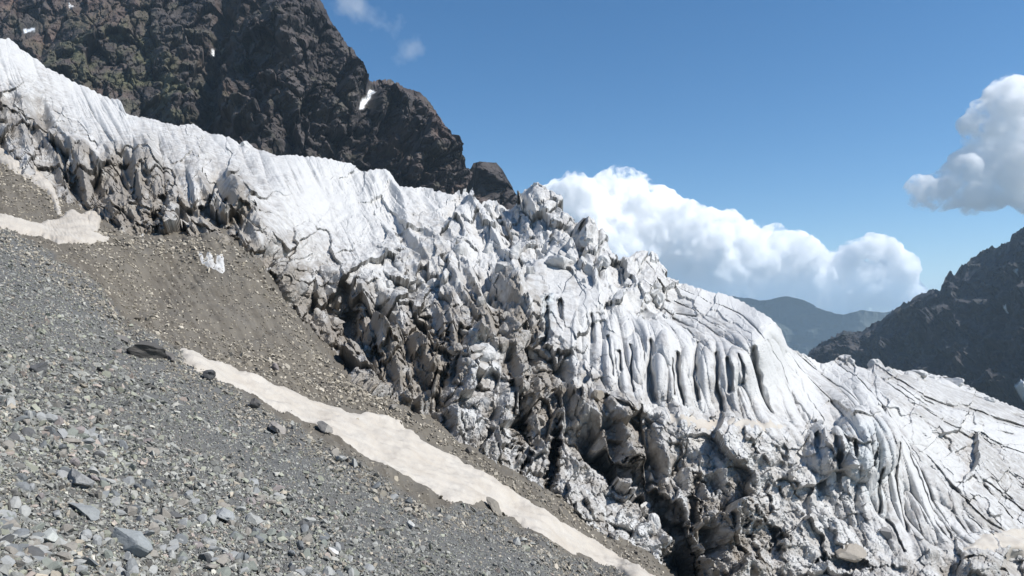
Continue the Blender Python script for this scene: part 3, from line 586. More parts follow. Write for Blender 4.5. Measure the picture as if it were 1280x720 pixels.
obj('mountain',np_mesh('mountain',MP2.reshape(-1,3),grid_faces(*MX.shape),{'veg':veg.ravel(),'snow':snow.ravel()},PEAK),kind='structure',label='dark craggy rock peak rising behind the glacier')

RC=[(940,560),(985,470),(1000,454),(1010,441),(1022,432),(1040,420),(1055,413),(1068,413),(1080,413),(1088,407),(1100,400),(1112,394),(1122,383),(1138,374),(1150,368),(1162,363),(1176,361),(1181,350),(1187,341),(1193,345),(1199,338),(1207,332),(1216,325),(1226,317),(1236,313),(1241,316),(1250,309),(1259,305),(1263,295),(1270,293),(1276,289),(1290,284),(1330,262),(1460,190)]
RBm=[(940,600),(1460,600)]
RS=Survey([(985,470,2600),(1010,441,2550),(1080,413,2450),(1150,368,2250),(1190,342,2150),(1240,313,2050),(1280,288,1950),(1400,220,1800),(1000,520,2250),(1100,520,1850),(1200,520,1500),(1300,520,1350),(1420,520,1250),(1080,460,2150),(1150,430,1950),(1220,400,1800),(1280,380,1700),(1280,450,1520),(1200,460,1680)])
rx=np.arange(950,1440,1.0)
RSN=lambda a,b: RS(a,b)*.6
RP,RX,RY=loft(RC,RBm,RSN,rx,260,14,(180,180,-200),5,141)
RP=RP/.6
sm=RP.copy()
for k in range(3): sm[...,k]=gblur(sm[...,k],6)
RN=normals(sm)
q=np.stack([RP[...,0]*1.3+RP[...,2]*.55,RP[...,1]*.8,RP[...,2]*.45],-1)
rb1,re1=blocks(26,1.9,1601,1.8,1.3,RX,RY); rb2,re2=blocks(10,1.2,1621,1.5,1.3,RX,RY)
d=115*ridged3(q,330,5,161,.52)+38*ridged3(RP,90,5,171,.58)+9*ridged3(RP,24,3,181,.6)+26*rb1+12*rb2
RD=RN.copy()
for k in range(3): RD[...,k]=gblur(RD[...,k],20)
RD=.4*RD-.6*RP/np.linalg.norm(RP,axis=-1,keepdims=True); RD/=np.linalg.norm(RD,axis=-1,keepdims=True)
RP2=RP+RD*(d-d.mean())[...,None]*1.25
RP2=RP2*.6
sn=np.zeros(RX.shape); jx=RX+2*fbm2(RX/6,RY/6,3,191); jy=RY+2*fbm2(RX/6,RY/6,3,193)
for pl in [[(1268,338),(1273,337),(1270,343)],[(1253,384),(1258,382),(1256,388)],[(1268,482),(1284,470),(1284,490),(1274,492)]]: sn=np.maximum(sn,soft(jx,jy,pl,1.0))
obj('mountain_ridge',np_mesh('mountain_ridge',RP2.reshape(-1,3),grid_faces(*RX.shape),{'veg':.3*sstep(0,.5,fbm2(RX/40,RY/30,4,195)).ravel(),'snow':sn.ravel()},RIDGE),kind='structure',label='dark blue grey jagged ridge descending from the right')

hm=NT('haze_tinted_forest_hill'); HILLM=hm.done(hm.mix(hm.noise(.002,6,.6),(.05,.062,.06),(.085,.098,.085)),.95)  # forest colour made paler and bluer, painting in part of the haze
def hill(name,crest,t0,t1,low,lab,seed):
    xs=np.arange(crest[0][0],crest[-1][0],1.0); S=Survey([(x,y,t1) for x,y in crest]+[(x,low,t0) for x,y in crest])
    P,X_,Y_=loft(crest,[(crest[0][0],low),(crest[-1][0],low)],S,xs,60,8,(0,900,-500),.8,seed)
    n=normals(P); dd=(t1*.014)*ridged3(P,t1*.07,6,seed+5,.55); P=P+n*(dd-t1*.007)[...,None]*np.array([1,1,.5])
    obj(name,np_mesh(name,P.reshape(-1,3),grid_faces(*X_.shape),None,HILLM),kind='structure',label=lab)
hill('hill',[(640,392),(740,388),(800,383),(840,385),(880,376),(915,376),(932,378),(950,381),(962,380),(985,375),(1002,380),(1018,387),(1035,390),(1052,393),(1072,387),(1090,389),(1110,391),(1150,392),(1230,410)],9500,13500,430,'distant hazy blue hill range below the cloud',201)
hill('hill',[(860,415),(930,421),(975,424),(1000,430),(1020,440),(1060,455),(1130,470)],5600,7600,480,'nearer hazy blue hill spur in the valley',221)

vx=np.linspace(-2900,8900,60); vy=np.linspace(-90,14400,80); VX,VY=np.meshgrid(vx,vy)
VZ=-690+30*fbm2(VX/900,VY/900,4,231)+np.clip(0,0,0)
obj('valley_ground',np_mesh('valley_ground',np.stack([VX,VY,VZ],-1).reshape(-1,3),grid_faces(*VX.shape),None,HILLM),kind='structure')

# ------------------------------------------------------------------ haze in the air
def box_mesh(name,lo,hi):
    import bmesh
    bm=bmesh.new(); bmesh.ops.create_cube(bm,size=1)
    for v in bm.verts: v.co=Vector([lo[i]+(v.co[i]+.5)*(hi[i]-lo[i]) for i in range(3)])
    me=bpy.data.meshes.new(name); bm.to_mesh(me); bm.free(); return me
hz=bpy.data.materials.new('haze'); hz.use_nodes=True; t=hz.node_tree; t.nodes.clear()
ho=t.nodes.new('ShaderNodeOutputMaterial'); hv=t.nodes.new('ShaderNodeVolumePrincipled')
hv.inputs['Color'].default_value=(.62,.82,1,1); hv.inputs['Density'].default_value=8e-5; hv.inputs['Anisotropy'].default_value=.2
t.links.new(hv.outputs[0],ho.inputs['Volume'])
hme=box_mesh('haze',(-3000,-100,-740),(9000,14500,640)); hme.materials.append(hz)
obj('haze',hme,kind='stuff')
# ------------------------------------------------------------------ snow lying in the gully and on the ice
def drape(name, poly, thick, surf, mat, lab, cat, step=1.2, wob=3, seed=1, group=None):
    a=np.array(poly,float); x0,y0=a.min(0)-6; x1,y1=a.max(0)+6
    xs=np.arange(x0,x1,step); ys=np.arange(y0,y1,step); X_,Y_=np.meshgrid(xs,ys)
    wx_=X_+wob*fbm2(X_/11,Y_/11,4,seed); wy_=Y_+wob*fbm2(X_/11,Y_/11,4,seed+5)
    dd=polydist(wx_,wy_,poly,True); ins=inpoly(wx_,wy_,poly)
    sd=np.where(ins,dd,-dd)
    P,N=surf(X_,Y_)
    hgt=thick*(sstep(-2,5,sd)*1.0-.35)+thick*.16*fbm2(X_/40,Y_/24,3,seed+9)
    P=P+N*hgt[...,None]
    F=grid_faces(*X_.shape); keep=(sd>-2.5).ravel()
    F=F[keep[F].all(1)]
    return obj(name,sub_mesh(name,P.reshape(-1,3),F,{'dirt':np.full(X_.size,.16),'brown':np.ones(X_.size)},mat,True),label=lab,category=cat,group=group)
drape('snow_strip',[(222,438),(240,441),(270,453),(310,468),(350,485),(400,503),(440,515),(465,517),(490,524),(515,538),(530,553),(560,570),(590,586),(620,603),(650,623),(700,653),(740,676),(780,698),(815,720),(870,755),(800,755),(778,720),(740,702),(700,685),(660,663),(630,647),(600,630),(585,635),(560,632),(540,617),(510,602),(470,582),(440,564),(410,547),(385,532),(350,517),(310,497),(270,480),(240,467),(228,455)],.22,ground_at,SNOW,'long strip of dusty old snow lying in the gully beside the grey scree','snow strip',wob=1.6,seed=401)
drape('snow_patch',[(-40,252),(0,268),(15,273),(50,280),(75,273),(90,261),(100,267),(135,257),(141,261),(128,275),(122,294),(139,297),(135,304),(100,309),(80,309),(60,302),(30,294),(0,286),(-40,272)],.5,ground_at,SNOW,'cream snow patch with a forked tip below the dark ice at upper left','snow patch',seed=421)
drape('snow_patch',[(-30,172),(0,184),(15,188),(35,198),(47,213),(62,228),(72,250),(80,270),(72,270),(57,240),(40,229),(20,217),(0,207),(-30,192)],.5,ground_at,SNOW,'narrow cream snow patch against the glacier at the left edge of the photo','snow patch',seed=441)
def on_ice(dist):
    def f(X_,Y_):
        T=IS(X_,Y_); P=ray(X_,Y_)*T[...,None]
        # look up the finished surface so the snow settles into it
        bt_=line(GBASE,X_)+55; cr_=line(CREST,X_); r=(Y_-bt_)/(cr_-bt_)*(R1-1); c=(X_-ix[0])/1.05
        return bil(SMI,c,r), bil(DN,c,r)
    return f
SMI=IPD.copy()
for k in range(3): SMI[:,:,k]=gblur(SMI[:,:,k],3)
drape('snow_patch',[(1196,690),(1212,682),(1226,670),(1250,663),(1282,659),(1330,652),(1330,690),(1282,694),(1240,693)],.7,on_ice(0),SNOW,'cream snow patch on the ice at the lower right corner','snow patch',seed=461,wob=4)
drape('snow_shelf',[(828,520),(860,522),(905,526),(960,527),(985,532),(960,538),(905,536),(860,534),(838,530)],.35,on_ice(0),SNOW,'thin shelf of dusty snow at the foot of the upright ice columns','snow shelf',seed=481,wob=4)
drape('bare_ice',[(246,314),(252,315),(256,326),(260,318),(264,316),(269,330),(271,318),(279,317),(282,340),(278,347),(271,343),(263,336),(252,331)],.14,ground_at,ICE,'small white streaks of bare ice showing in the brown earth bank','bare ice',seed=491,step=.7,wob=1.5)

# ------------------------------------------------------------------ stones
import bmesh
def rock_arrays(seed, sub, planes, flat=(1,.8,.5), rough=.06):
    r=np.random.default_rng(seed)
    bm=bmesh.new(); bmesh.ops.create_icosphere(bm,subdivisions=sub,radius=1)
    V=np.array([v.co[:] for v in bm.verts]); F=np.array([[v.index for v in f.verts] for f in bm.faces]); bm.free()
    for i in range(planes):
        n=r.standard_normal(3); n/=np.linalg.norm(n); d=r.uniform(.42,.8)
        k=np.maximum(V@n-d,0); V-=k[:,None]*n
    V+=V*(rough*fbm3(V+seed,.5,4,seed))[:,None]
    V*=np.array(flat)*r.uniform(.8,1.2,3); V/=np.abs(V).max()
    return V,F
def hull_arrays(seed,n=11):
    r=np.random.default_rng(seed); bm=bmesh.new()
    for i in range(n):
        v=r.standard_normal(3); v/=np.linalg.norm(v); v*=r.uniform(.75,1); bm.verts.new(v*np.array([1,.78,.5]))
    g=bmesh.ops.convex_hull(bm,input=bm.verts); bmesh.ops.delete(bm,geom=[e for e in g['geom_interior'] if isinstance(e,bmesh.types.BMVert)],context='VERTS')
    bmesh.ops.triangulate(bm,faces=bm.faces); bm.verts.index_update()
    V=np.array([v.co[:] for v in bm.verts]); F=np.array([[v.index for v in f.verts] for f in bm.faces]); bm.free(); return V,F
TINTS=np.array([(0.188,0.196,0.200),(0.216,0.224,0.224),(0.200,0.212,0.188),(0.288,0.292,0.288),(0.256,0.236,0.208),(0.240,0.212,0.204),(0.104,0.104,0.104),(0.336,0.336,0.320),(0.160,0.168,0.172)])
TW=np.array([.24,.2,.16,.06,.08,.05,.07,.012,.12])
def rot_mats(N,n,tilt,r):
    """random turn about the ground normal, tipped a little"""
    nn=n+tilt*r.standard_normal(n.shape); nn/=np.linalg.norm(nn,axis=1,keepdims=True)
    t=r.standard_normal(n.shape); t-=nn*(t*nn).sum(1,keepdims=True); t/=np.linalg.norm(t,axis=1,keepdims=True)
    return np.stack([t,np.cross(nn,t),nn],-1)
r=np.random.default_rng(99)
# scree stones: places
M=130000
sx=r.uniform(-150,930,M*2); sy=r.uniform(270,860,M*2)
ed=line(SCREE_EDGE,sx); ok=(sy>ed-4+8*r.random(len(sx))); sx,sy=sx[ok][:M],sy[ok][:M]
# brown rubble beyond the gully, sparser
nx=r.uniform(-20,860,70000); ny=r.uniform(190,740,70000); e2=line(SCREE_EDGE,nx)
nearice=np.clip(1-(ny-line(GBASE,nx))/45,0,1)*(ny>line(GBASE,nx)-4)
den=.30+.5*nearice+1.2*soft(nx,ny,[(230,430),(300,425),(360,440),(420,470),(480,500),(520,540),(440,515),(350,485),(280,455)],12)+.5*soft(nx,ny,[(60,312),(110,300),(160,330),(260,420),(220,440),(150,395)],14)+.25*soft(nx,ny,[(540,540),(620,590),(720,640),(820,700),(800,712),(640,620),(540,560)],10)+.3*soft(nx,ny,[(-10,210),(50,225),(75,270),(40,275),(-10,265)],10)
ok=(ny<e2-2)&(r.random(len(nx))<den); nx,ny=nx[ok],ny[ok]
strip=inpoly(nx,ny,[(222,438),(310,468),(400,503),(465,517),(515,538),(560,570),(650,623),(740,676),(815,720),(778,720),(700,685),(630,647),(585,635),(540,617),(470,582),(410,547),(350,517),(270,480),(228,455)])
ok=~strip|(r.random(len(nx))<.05); nx,ny=nx[ok],ny[ok]
brownz=np.concatenate([np.zeros(len(sx)),np.ones(len(nx))])
sx=np.concatenate([sx,nx]); sy=np.concatenate([sy,ny])
P,N=ground_at(sx,sy); dist=np.linalg.norm(P,axis=1)
u=r.random(len(sx)); size=.038/(u**.42+.03)                # many small, few large (half length, metres)
size=np.clip(size,.03,.23)*(1+.35*vnoise2(P[:,0]/5,P[:,1]/5,55))
size=np.maximum(size,1.3*dist/FX)*np.where(brownz>0,1.3+1.1*np.clip(1-np.abs(sy-line(GBASE,sx)-8)/22,0,1)*r.random(len(sx))+.9*soft(sx,sy,[(230,430),(300,425),(360,440),(420,470),(480,500),(520,540),(440,515),(350,485),(280,455)],14)*r.random(len(sx)),1)
ed=line(SCREE_EDGE,sx); rim=np.exp(-((sy-ed-14)/14)**2)*(brownz==0); size*=1+.7*rim*r.random(len(sx))
tint=TINTS[r.choice(len(TINTS),len(sx),p=TW/TW.sum())]*r.uniform(.62,1.3,(len(sx),1))
bt_=np.array([(.25,.23,.20),(.19,.175,.155),(.33,.31,.28),(.13,.12,.11)])[r.integers(0,4,len(sx))]
warm=np.clip(rim*1.2,0,.8)[:,None]*(r.random((len(sx),1))<.8)
tint=tint*(1-warm)+bt_*warm; tint=np.where(brownz[:,None]>0,bt_*r.uniform(.8,1.2,(len(sx),1)),tint)
pr=np.clip(.5+.9*fbm2(sx/120,sy/90,3,57),0,1)[:,None]; tint=tint*(.90+.2*pr)*np.array([1.36,1.30,1.18])
RM=rot_mats(len(sx),N,.75,r)
apx=size/dist*FX; inv=(sx>0)&(sx<1280)&(sy<720)&(sy>0)
order=np.argsort(-np.where(inv,apx,0)); big=order[:290]; small=order[290:]
protos=[hull_arrays(1000+i,int(r.integers(9,13))) for i in range(24)]
VV=[];FF=[];TT=[]; off=0; pid=r.integers(0,len(protos),len(sx))
for k,(pv,pf) in enumerate(protos):
    id_=small[pid[small]==k]
    V=np.einsum('nij,vj->nvi',RM[id_],pv)*size[id_][:,None,None]+(P[id_]+N[id_]*(size[id_]*.28)[:,None])[:,None,:]
    F=pf[None]+(np.arange(len(id_))*len(pv))[:,None,None]+off
    VV.append(V.reshape(-1,3)); FF.append(F.reshape(-1,3)); TT.append(np.repeat(tint[id_],len(pv),0)); off+=len(id_)*len(pv)
obj('scree_gravel',np_mesh('scree_gravel',np.concatenate(VV),np.concatenate(FF),{'tint':np.concatenate(TT)},STONE),kind='stuff')
rocks=[rock_arrays(300+i,2,9,(1,.8,.5),.05) for i in range(16)]
from mathutils import Matrix
shades=[('dark',lambda c:c<.17),('pale',lambda c:c>.33),('mid',lambda c:True)]
cache={}
for i in big:
    k=int(i)%16; V,F=rocks[k]
    tq=int(np.argmin(((TINTS-tint[i])**2).sum(1)))
    key=(k,tq)
    if key not in cache:
        cache[key]=np_mesh('stone',V,F,{'tint':np.tile(TINTS[tq],(len(V),1))},STONE)
    o=obj('stone',cache[key],category='stone',label='loose angular stone among the rubble of the foreground slope',group='loose stones on the foreground slope')
    m=Matrix([list(RM[i][0])+[0],list(RM[i][1])+[0],list(RM[i][2])+[0],[0,0,0,1]])
    m=Matrix.Translation(Vector(P[i]+N[i]*size[i]*.18))@m@Matrix.Scale(float(size[i]),4)
    o.matrix_world=m
# boulders one can point at
def boulder(px_,py_,wpx,flat,tint_,lab,seed,rotz=0,sink=.25,surf=ground_at,tiltv=(0,0,0),planes=11,sub=4):
    Pq,Nq=surf(np.array([float(px_)]),np.array([float(py_)])); p=Pq[0]; n=Nq[0]
    d=np.linalg.norm(p); s_=wpx/2*d/FX
    V,F=rock_arrays(seed,sub,planes,flat,.20)
    if surf is not ground_at: n=np.array([.15,-.1,1.])
    o=obj('boulder',np_mesh('boulder',V,F,{'tint':np.tile(np.array(tint_),(len(V),1))},STONE),category='boulder',label=lab)
    q=Vector(n).to_track_quat('Z','Y').to_matrix().to_4x4()
    o.matrix_world=Matrix.Translation(Vector(p+n*s_*flat[2]*(1-2*sink)))@q@Matrix.Rotation(rotz,4,'Z')@Matrix.Rotation(tiltv[0],4,'X')@Matrix.Rotation(tiltv[1],4,'Y')@Matrix.Scale(s_,4)
    return o
G=(.25,.26,.265)
boulder(165,678,62,(1,.62,.62),(.27,.285,.285),'large grey wedge shaped boulder with a dark left face low on the scree',11,.9,.3,tiltv=(.5,.3,0))
boulder(62,668,34,(1,.7,.45),(.42,.43,.40),'pale flat slab lying left of the large wedge boulder',12,.3)
boulder(105,640,40,(1,.8,.5),(.24,.25,.25),'grey boulder up the slope from the large wedge boulder',13,1.2)
boulder(95,605,38,(1,.85,.6),(.25,.25,.245),'rounded grey boulder with a hollow dark base on the left scree',14,.5)
boulder(48,466,20,(1,.8,.7),(.12,.12,.12),'small dark block standing alone on the upper left scree',15,.5,.1)
boulder(254,478,19,(1,.8,.95),(.10,.10,.10),'dark upright block at the upper end of the long snow strip',16,.2,.1)
boulder(186,447,74,(1,.42,.24),(.085,.08,.075),'long overhanging ledge rock with painted-in shadow at the top of the scree',17,-.35,.3,planes=16)  # near-black tint paints the ledge shadow into the rock colour
boulder(210,452,30,(1,.6,.4),(.14,.13,.12),'brown block wedged under the right end of the long dark ledge rock',37,.4,.25)
boulder(152,425,26,(1,.6,.4),(.16,.15,.14),'grey brown block above the left end of the long dark ledge rock',38,.9,.25)
boulder(345,540,44,(1,.6,.4),(.30,.275,.25),'flat brown slab at the edge of the long snow strip',18,.1,.15)
boulder(402,545,40,(1,.7,.45),(.26,.245,.225),'brown boulder touching the lower edge of the long snow strip',19,.4,.15)
boulder(313,514,16,(1,.8,.8),(.11,.105,.10),'small black rock among the brown rubble below the snow strip',20,.8,.1)
boulder(612,640,36,(1,.75,.36),(.22,.20,.17),'dark brown boulder at the bend of the long snow strip',21,.5,.2)
boulder(584,570,12,(1,.8,.8),(.10,.09,.08),'small dark rock on the earth bank above the snow strip',22,.2,.1)
boulder(510,660,18,(1,.5,.4),(.45,.45,.43),'small pale slab on the lower middle of the scree',23,.6)
boulder(415,692,15,(1,.8,.8),(.55,.54,.52),'small white block on the lower middle of the scree',24,.6,.1)
boulder(275,650,30,(1,.7,.5),(.30,.31,.31),'grey slab in the lower middle of the scree',25,.6)
boulder(745,504,23,(1,.7,.62),(.27,.235,.19),'tan boulder perched on the ice below the upright columns',26,.3,.0,on_ice(0))
boulder(1062,698,48,(1,.55,.24),(.33,.295,.25),'long tan slab resting on the ice at the bottom of the photo',27,.3,.0,on_ice(0))
boulder(1108,672,17,(1,.7,.6),(.26,.25,.24),'small grey rock on the ice above the long tan slab',28,.3,.0,on_ice(0))

# ------------------------------------------------------------------ seracs: free standing blocks and blades of ice
def serac(px_,py_,wpx,hpx,seed,dirt_=None,planes=13,lean=.18,round_=False):
    rr=np.random.default_rng(seed+5000)
    c=(px_-ix[0])/1.05; b0=line(GBASE,np.array([px_]))+55; c0=line(CREST,np.array([px_])); rw=(py_-b0)/(c0-b0)*(R1-1)
    p=bil(SMI,np.array([c]),rw)[0]; d=np.linalg.norm(p); k=d/FX
    V,F=rock_arrays(seed,4,4 if round_ else planes,(1,1,1),.26 if round_ else .20)
    V=V*np.array([wpx/2*k,wpx/2*k*rr.uniform(.7,1.1),hpx/2*k])
    V=V*(1-.35*np.clip(V[:,2:3]/(hpx/2*k),0,1)*(0 if round_ else 1))
    V+=(fbm3(V+seed,wpx*k*.25,3,seed)[:,None])*V/np.linalg.norm(V,axis=1,keepdims=True)*wpx*k*.06
    dr=bil(TG,np.array([(px_+140)/4]),np.array([(py_+60)/4]))[0] if dirt_ is None else np.array([0,0,0,dirt_,.2,0,0])
    n=len(V)
    o=obj('serac',np_mesh('serac',V,F,{'dirt':np.full(n,.9*dr[3]+.04),'brown':np.full(n,min(1,dr[4])),'blue':np.zeros(n)},ICE),gl)
    o.location=Vector(p+np.array([0,0,hpx*k*(-.06 if round_ else .12)])); o.rotation_euler=(rr.uniform(-lean,lean),rr.uniform(-lean,lean),rr.uniform(0,6.28))
sr=np.random.default_rng(31)
JAG=[(560,262),(640,256),(700,275),(760,325),(830,352),(850,385),(760,375),(690,368),(640,380),(560,375),(500,370),(450,350),(520,330),(590,300)]
MRG=[(345,335),(420,372),(480,380),(560,380),(640,395),(690,440),(690,520),(650,560),(600,520),(560,500),(480,480),(400,430)]
n_=0
while n_<30:
    x=sr.uniform(450,860); y=sr.uniform(250,390)
    if inpoly(np.array([x]),np.array([y]),JAG)[0]:
        w_=sr.uniform(9,26)*(.7 if y<300 else 1); serac(x,y,w_,w_*sr.uniform(.9,1.9),100+n_); n_+=1
while n_<58:
    x=sr.uniform(340,700); y=sr.uniform(330,560)
    if inpoly(np.array([x]),np.array([y]),MRG)[0]:
        w_=sr.uniform(9,28); serac(x,y,w_,w_*sr.uniform(.8,1.6),100+n_); n_+=1
for i,(x,y,w_,h_) in enumerate([(1030,458,10,11),(1062,453,13,14),(1093,456,17,16),(1112,466,10,9),(1145,470,26,13),(1168,474,15,10),(1190,479,26,13),(1213,488,12,9),(1235,500,15,9),(818,652,22,26),(827,678,17,24),(808,632,16,16),(1040,598,16,30),(1056,604,12,22),(1085,606,20,50),(603,446,38,34)]):
    serac(x,y,w_,h_,300+i,.03 if i!=15 else .12,round_=True,lean=.1)
for i,(x,y,w_,h_) in enumerate([(612,256,10,13),(627,256,9,14),(645,260,10,14),(725,300,12,15),(752,312,12,13),(780,330,14,12),(305,184,10,12),(700,335,44,36)]):
    serac(x,y,w_,h_,400+i,None,planes=10,lean=.1)
# ------------------------------------------------------------------ clouds
def cloud_material(name,dens,skin):
    m=bpy.data.materials.new(name); m.use_nodes=True; t=m.node_tree; t.nodes.clear()
    o=t.nodes.new('ShaderNodeOutputMaterial'); v=t.nodes.new('ShaderNodeVolumePrincipled')
    v.inputs['Color'].default_value=(.996,.996,.996,1); v.inputs['Anisotropy'].default_value=.0
    g=t.nodes.new('ShaderNodeNewGeometry'); n=t.nodes.new('ShaderNodeTexNoise'); n.inputs['Scale'].default_value=1/520; n.inputs['Detail'].default_value=7; n.inputs['Roughness'].default_value=.68
    t.links.new(g.outputs['Position'],n.inputs['Vector'])
    r=t.nodes.new('ShaderNodeMapRange'); r.inputs[1].default_value=.455; r.inputs[2].default_value=.66; r.inputs[3].default_value=0; r.inputs[4].default_value=dens
    t.links.new(n.outputs['Fac'],r.inputs[0]); t.links.new(r.outputs[0],v.inputs['Density'])
    t.links.new(v.outputs[0],o.inputs['Volume'])
    tr=t.nodes.new('ShaderNodeBsdfTransparent'); tl=t.nodes.new('ShaderNodeBsdfTranslucent'); mx=t.nodes.new('ShaderNodeMixShader')
    tl.inputs[0].default_value=(.95,.95,.95,1); mx.inputs[0].default_value=skin
    t.links.new(tr.outputs[0],mx.inputs[1]); t.links.new(tl.outputs[0],mx.inputs[2]); t.links.new(mx.outputs[0],o.inputs['Surface'])
    m.cycles.volume_step_rate=STEP
    return m
STEP=.12
def cloud(name,blobs,dist,depth,mat,lab,vox,seed,amp,top=None):
    """blobs: photo px, py, radius px; the cloud is a union of billows around them"""
    r=np.random.default_rng(seed); bm=bmesh.new(); k=dist/FX
    if top: blobs=[(x,max(y,line(top,x)+1.22*R+9),R) for x,y,R in blobs]
    for (x,y,R) in blobs:
        for j in range(9):
            if j==0: dx=dz=dy=0; rr=R
            else:
                a=r.uniform(0,2*math.pi); e=r.uniform(-.45,1.0); rr=R*r.uniform(.28,.55)
                dx=math.cos(a)*R*.8*math.sqrt(max(0,1-e*e*.9)); dz=e*R*.85; dy=math.sin(a)*R*.8
            yy=dist+(dy+ r.uniform(-.3,.3)*R)*k*depth
            c=Vector(((x-640+dx)*k,yy,(HZ-y+dz)*k))
            bmesh.ops.create_icosphere(bm,subdivisions=3,radius=rr*k,matrix=Matrix.Translation(c)@Matrix.Diagonal((1,1.0,.92,1)))
    me=bpy.data.meshes.new(name); bm.to_mesh(me); bm.free()
    ob=bpy.data.objects.new(name,me); C.objects.link(ob)
    md=ob.modifiers.new('union','REMESH'); md.mode='VOXEL'; md.voxel_size=vox
    dg=bpy.context.evaluated_depsgraph_get(); m2=bpy.data.meshes.new_from_object(ob.evaluated_get(dg))
    ob.modifiers.clear(); ob.data=m2; m2.name=name
    V=np.empty(len(m2.vertices)*3); m2.vertices.foreach_get('co',V); V=V.reshape(-1,3)
    Nn=np.empty(len(m2.vertices)*3); m2.vertices.foreach_get('normal',Nn); Nn=Nn.reshape(-1,3)
    bil_=1-2*np.abs(fbm3(V,amp*5,1,seed)); 
    dd=amp*(.9*bil_+.8*(1-2*np.abs(vnoise3(V[:,0]/amp/2,V[:,1]/amp/2,V[:,2]/amp/2,seed+3)))+.45*(1-2*np.abs(vnoise3(V[:,0]/amp,V[:,1]/amp,V[:,2]/amp,seed+4)))+.25*(1-2*np.abs(vnoise3(V[:,0]/amp*2.2,V[:,1]/amp*2.2,V[:,2]/amp*2.2,seed+5))))
    dd=dd+amp*.3*(1-2*np.abs(vnoise3(V[:,0]/amp*5,V[:,1]/amp*5,V[:,2]/amp*5,seed+6)))
    V=V+Nn*(dd[:,None]*.8+amp*.55)
    m2.vertices.foreach_set('co',V.astype(np.float32).ravel()); m2.update()
    md=ob.modifiers.new('union','REMESH'); md.mode='VOXEL'; md.voxel_size=vox*.9
    dg=bpy.context.evaluated_depsgraph_get(); dg.update(); m2=bpy.data.meshes.new_from_object(ob.evaluated_get(dg))
    ob.modifiers.clear(); ob.data=m2; m2.name=name
    m2.polygons.foreach_set('use_smooth',np.ones(len(m2.polygons),bool))
    m2.materials.clear(); m2.materials.append(mat)
    ob['label']=lab; ob['category']='cloud'
    return ob
CUM=cloud_material('cumulus',1/34,.01)
CUM2=cloud_material('cumulus_thin',1/75,.01)
cloud('cumulus_cloud',[(640,330,60),(690,300,55),(725,275,50),(762,256,40),(740,320,60),(790,280,42),(815,290,40),(850,305,38),(885,298,32),(912,290,26),(880,330,40),(930,318,30),(960,318,26),(985,318,24),(1010,330,24),(1040,338,22),(1060,345,22),(1082,325,19),(1078,345,24),(1105,338,18),(1120,352,17),(1100,358,14),(1000,352,20),(940,348,24),(1050,362,12),(830,345,30),(1088,335,24),(1095,345,22),(1110,350,18),(1070,340,24),(1030,350,20),(980,345,26),(900,345,34),(860,352,26),(920,360,16),(960,364,14),(1000,366,12),(880,364,18),(1082,318,16),(1020,374,14),(1060,376,13),(1100,374,12),(980,374,14),(1130,366,10),(940,372,16),(1125,380,8),(1085,384,10),(1040,384,12),(700,270,30),(800,300,50),(850,325,40)],17500,1.0,CUM,'long white cumulus cloud bank rising behind the icefall',42,11,200,[(600,255),(680,243),(720,228),(765,214),(800,234),(830,254),(870,272),(910,264),(935,278),(985,292),(1030,320),(1050,322),(1082,303),(1110,322),(1140,356)])
cloud('cumulus_cloud',[(1158,243,11),(1180,239,14),(1205,228,18),(1228,206,20),(1226,170,13),(1232,140,15),(1258,132,20),(1268,172,28),(1262,215,26),(1300,190,40),(1300,135,30),(1240,240,13),(1285,238,14),(1215,242,12)],17500,1.0,CUM2,'white cumulus cloud cut off by the right edge of the photo',42,21,170)

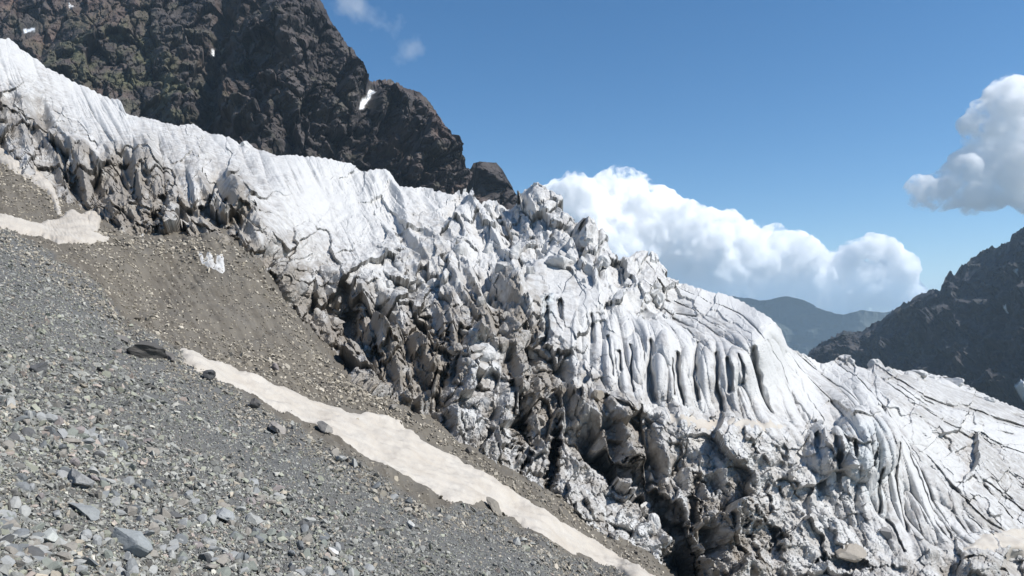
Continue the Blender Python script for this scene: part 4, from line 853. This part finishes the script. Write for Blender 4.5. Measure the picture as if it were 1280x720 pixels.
def wisp_material():
    m=bpy.data.materials.new('wisp'); m.use_nodes=True; t=m.node_tree; t.nodes.clear()
    o=t.nodes.new('ShaderNodeOutputMaterial'); v=t.nodes.new('ShaderNodeVolumePrincipled'); v.inputs['Color'].default_value=(.995,.995,.995,1)
    g=t.nodes.new('ShaderNodeNewGeometry'); mp=t.nodes.new('ShaderNodeMapping'); mp.inputs['Scale'].default_value=(.0011,.0006,.0011); mp.inputs['Rotation'].default_value=(0,.7,0)
    n=t.nodes.new('ShaderNodeTexNoise'); n.inputs['Scale'].default_value=1; n.inputs['Detail'].default_value=7; n.inputs['Roughness'].default_value=.62
    tc=t.nodes.new('ShaderNodeTexCoord'); ln=t.nodes.new('ShaderNodeVectorMath'); ln.operation='LENGTH'
    t.links.new(g.outputs['Position'],mp.inputs['Vector']); t.links.new(mp.outputs[0],n.inputs['Vector']); t.links.new(tc.outputs['Object'],ln.inputs[0])
    a=t.nodes.new('ShaderNodeMapRange'); a.inputs[1].default_value=1.0; a.inputs[2].default_value=.0; a.inputs[3].default_value=-.32; a.inputs[4].default_value=.16
    t.links.new(ln.outputs['Value'],a.inputs[0])
    s=t.nodes.new('ShaderNodeMath'); s.operation='ADD'; t.links.new(n.outputs['Fac'],s.inputs[0]); t.links.new(a.outputs[0],s.inputs[1])
    r=t.nodes.new('ShaderNodeMapRange'); r.inputs[1].default_value=.46; r.inputs[2].default_value=.75; r.inputs[3].default_value=0; r.inputs[4].default_value=1/900
    t.links.new(s.outputs[0],r.inputs[0]); t.links.new(r.outputs[0],v.inputs['Density']); t.links.new(v.outputs[0],o.inputs['Volume'])
    return m
WM=wisp_material()
def wisp(px_,py_,rx,rz,rot,lab):
    k=17500/FX; bm=bmesh.new(); bmesh.ops.create_icosphere(bm,subdivisions=3,radius=1); me=bpy.data.meshes.new('wisp_cloud'); bm.to_mesh(me); bm.free(); me.materials.append(WM)
    o=obj('wisp_cloud',me,label=lab,category='cloud'); o.location=((px_-640)*k,17500,(HZ-py_)*k); o.rotation_euler=(0,rot,0); o.scale=(rx*k,rx*k*.6,rz*k)
wisp(455,14,100,48,math.radians(30),'thin white cloud wisp beside the dark peak at the top of the sky')
wisp(512,64,48,36,math.radians(-30),'small faint cloud puff just below the thin wisp beside the peak')
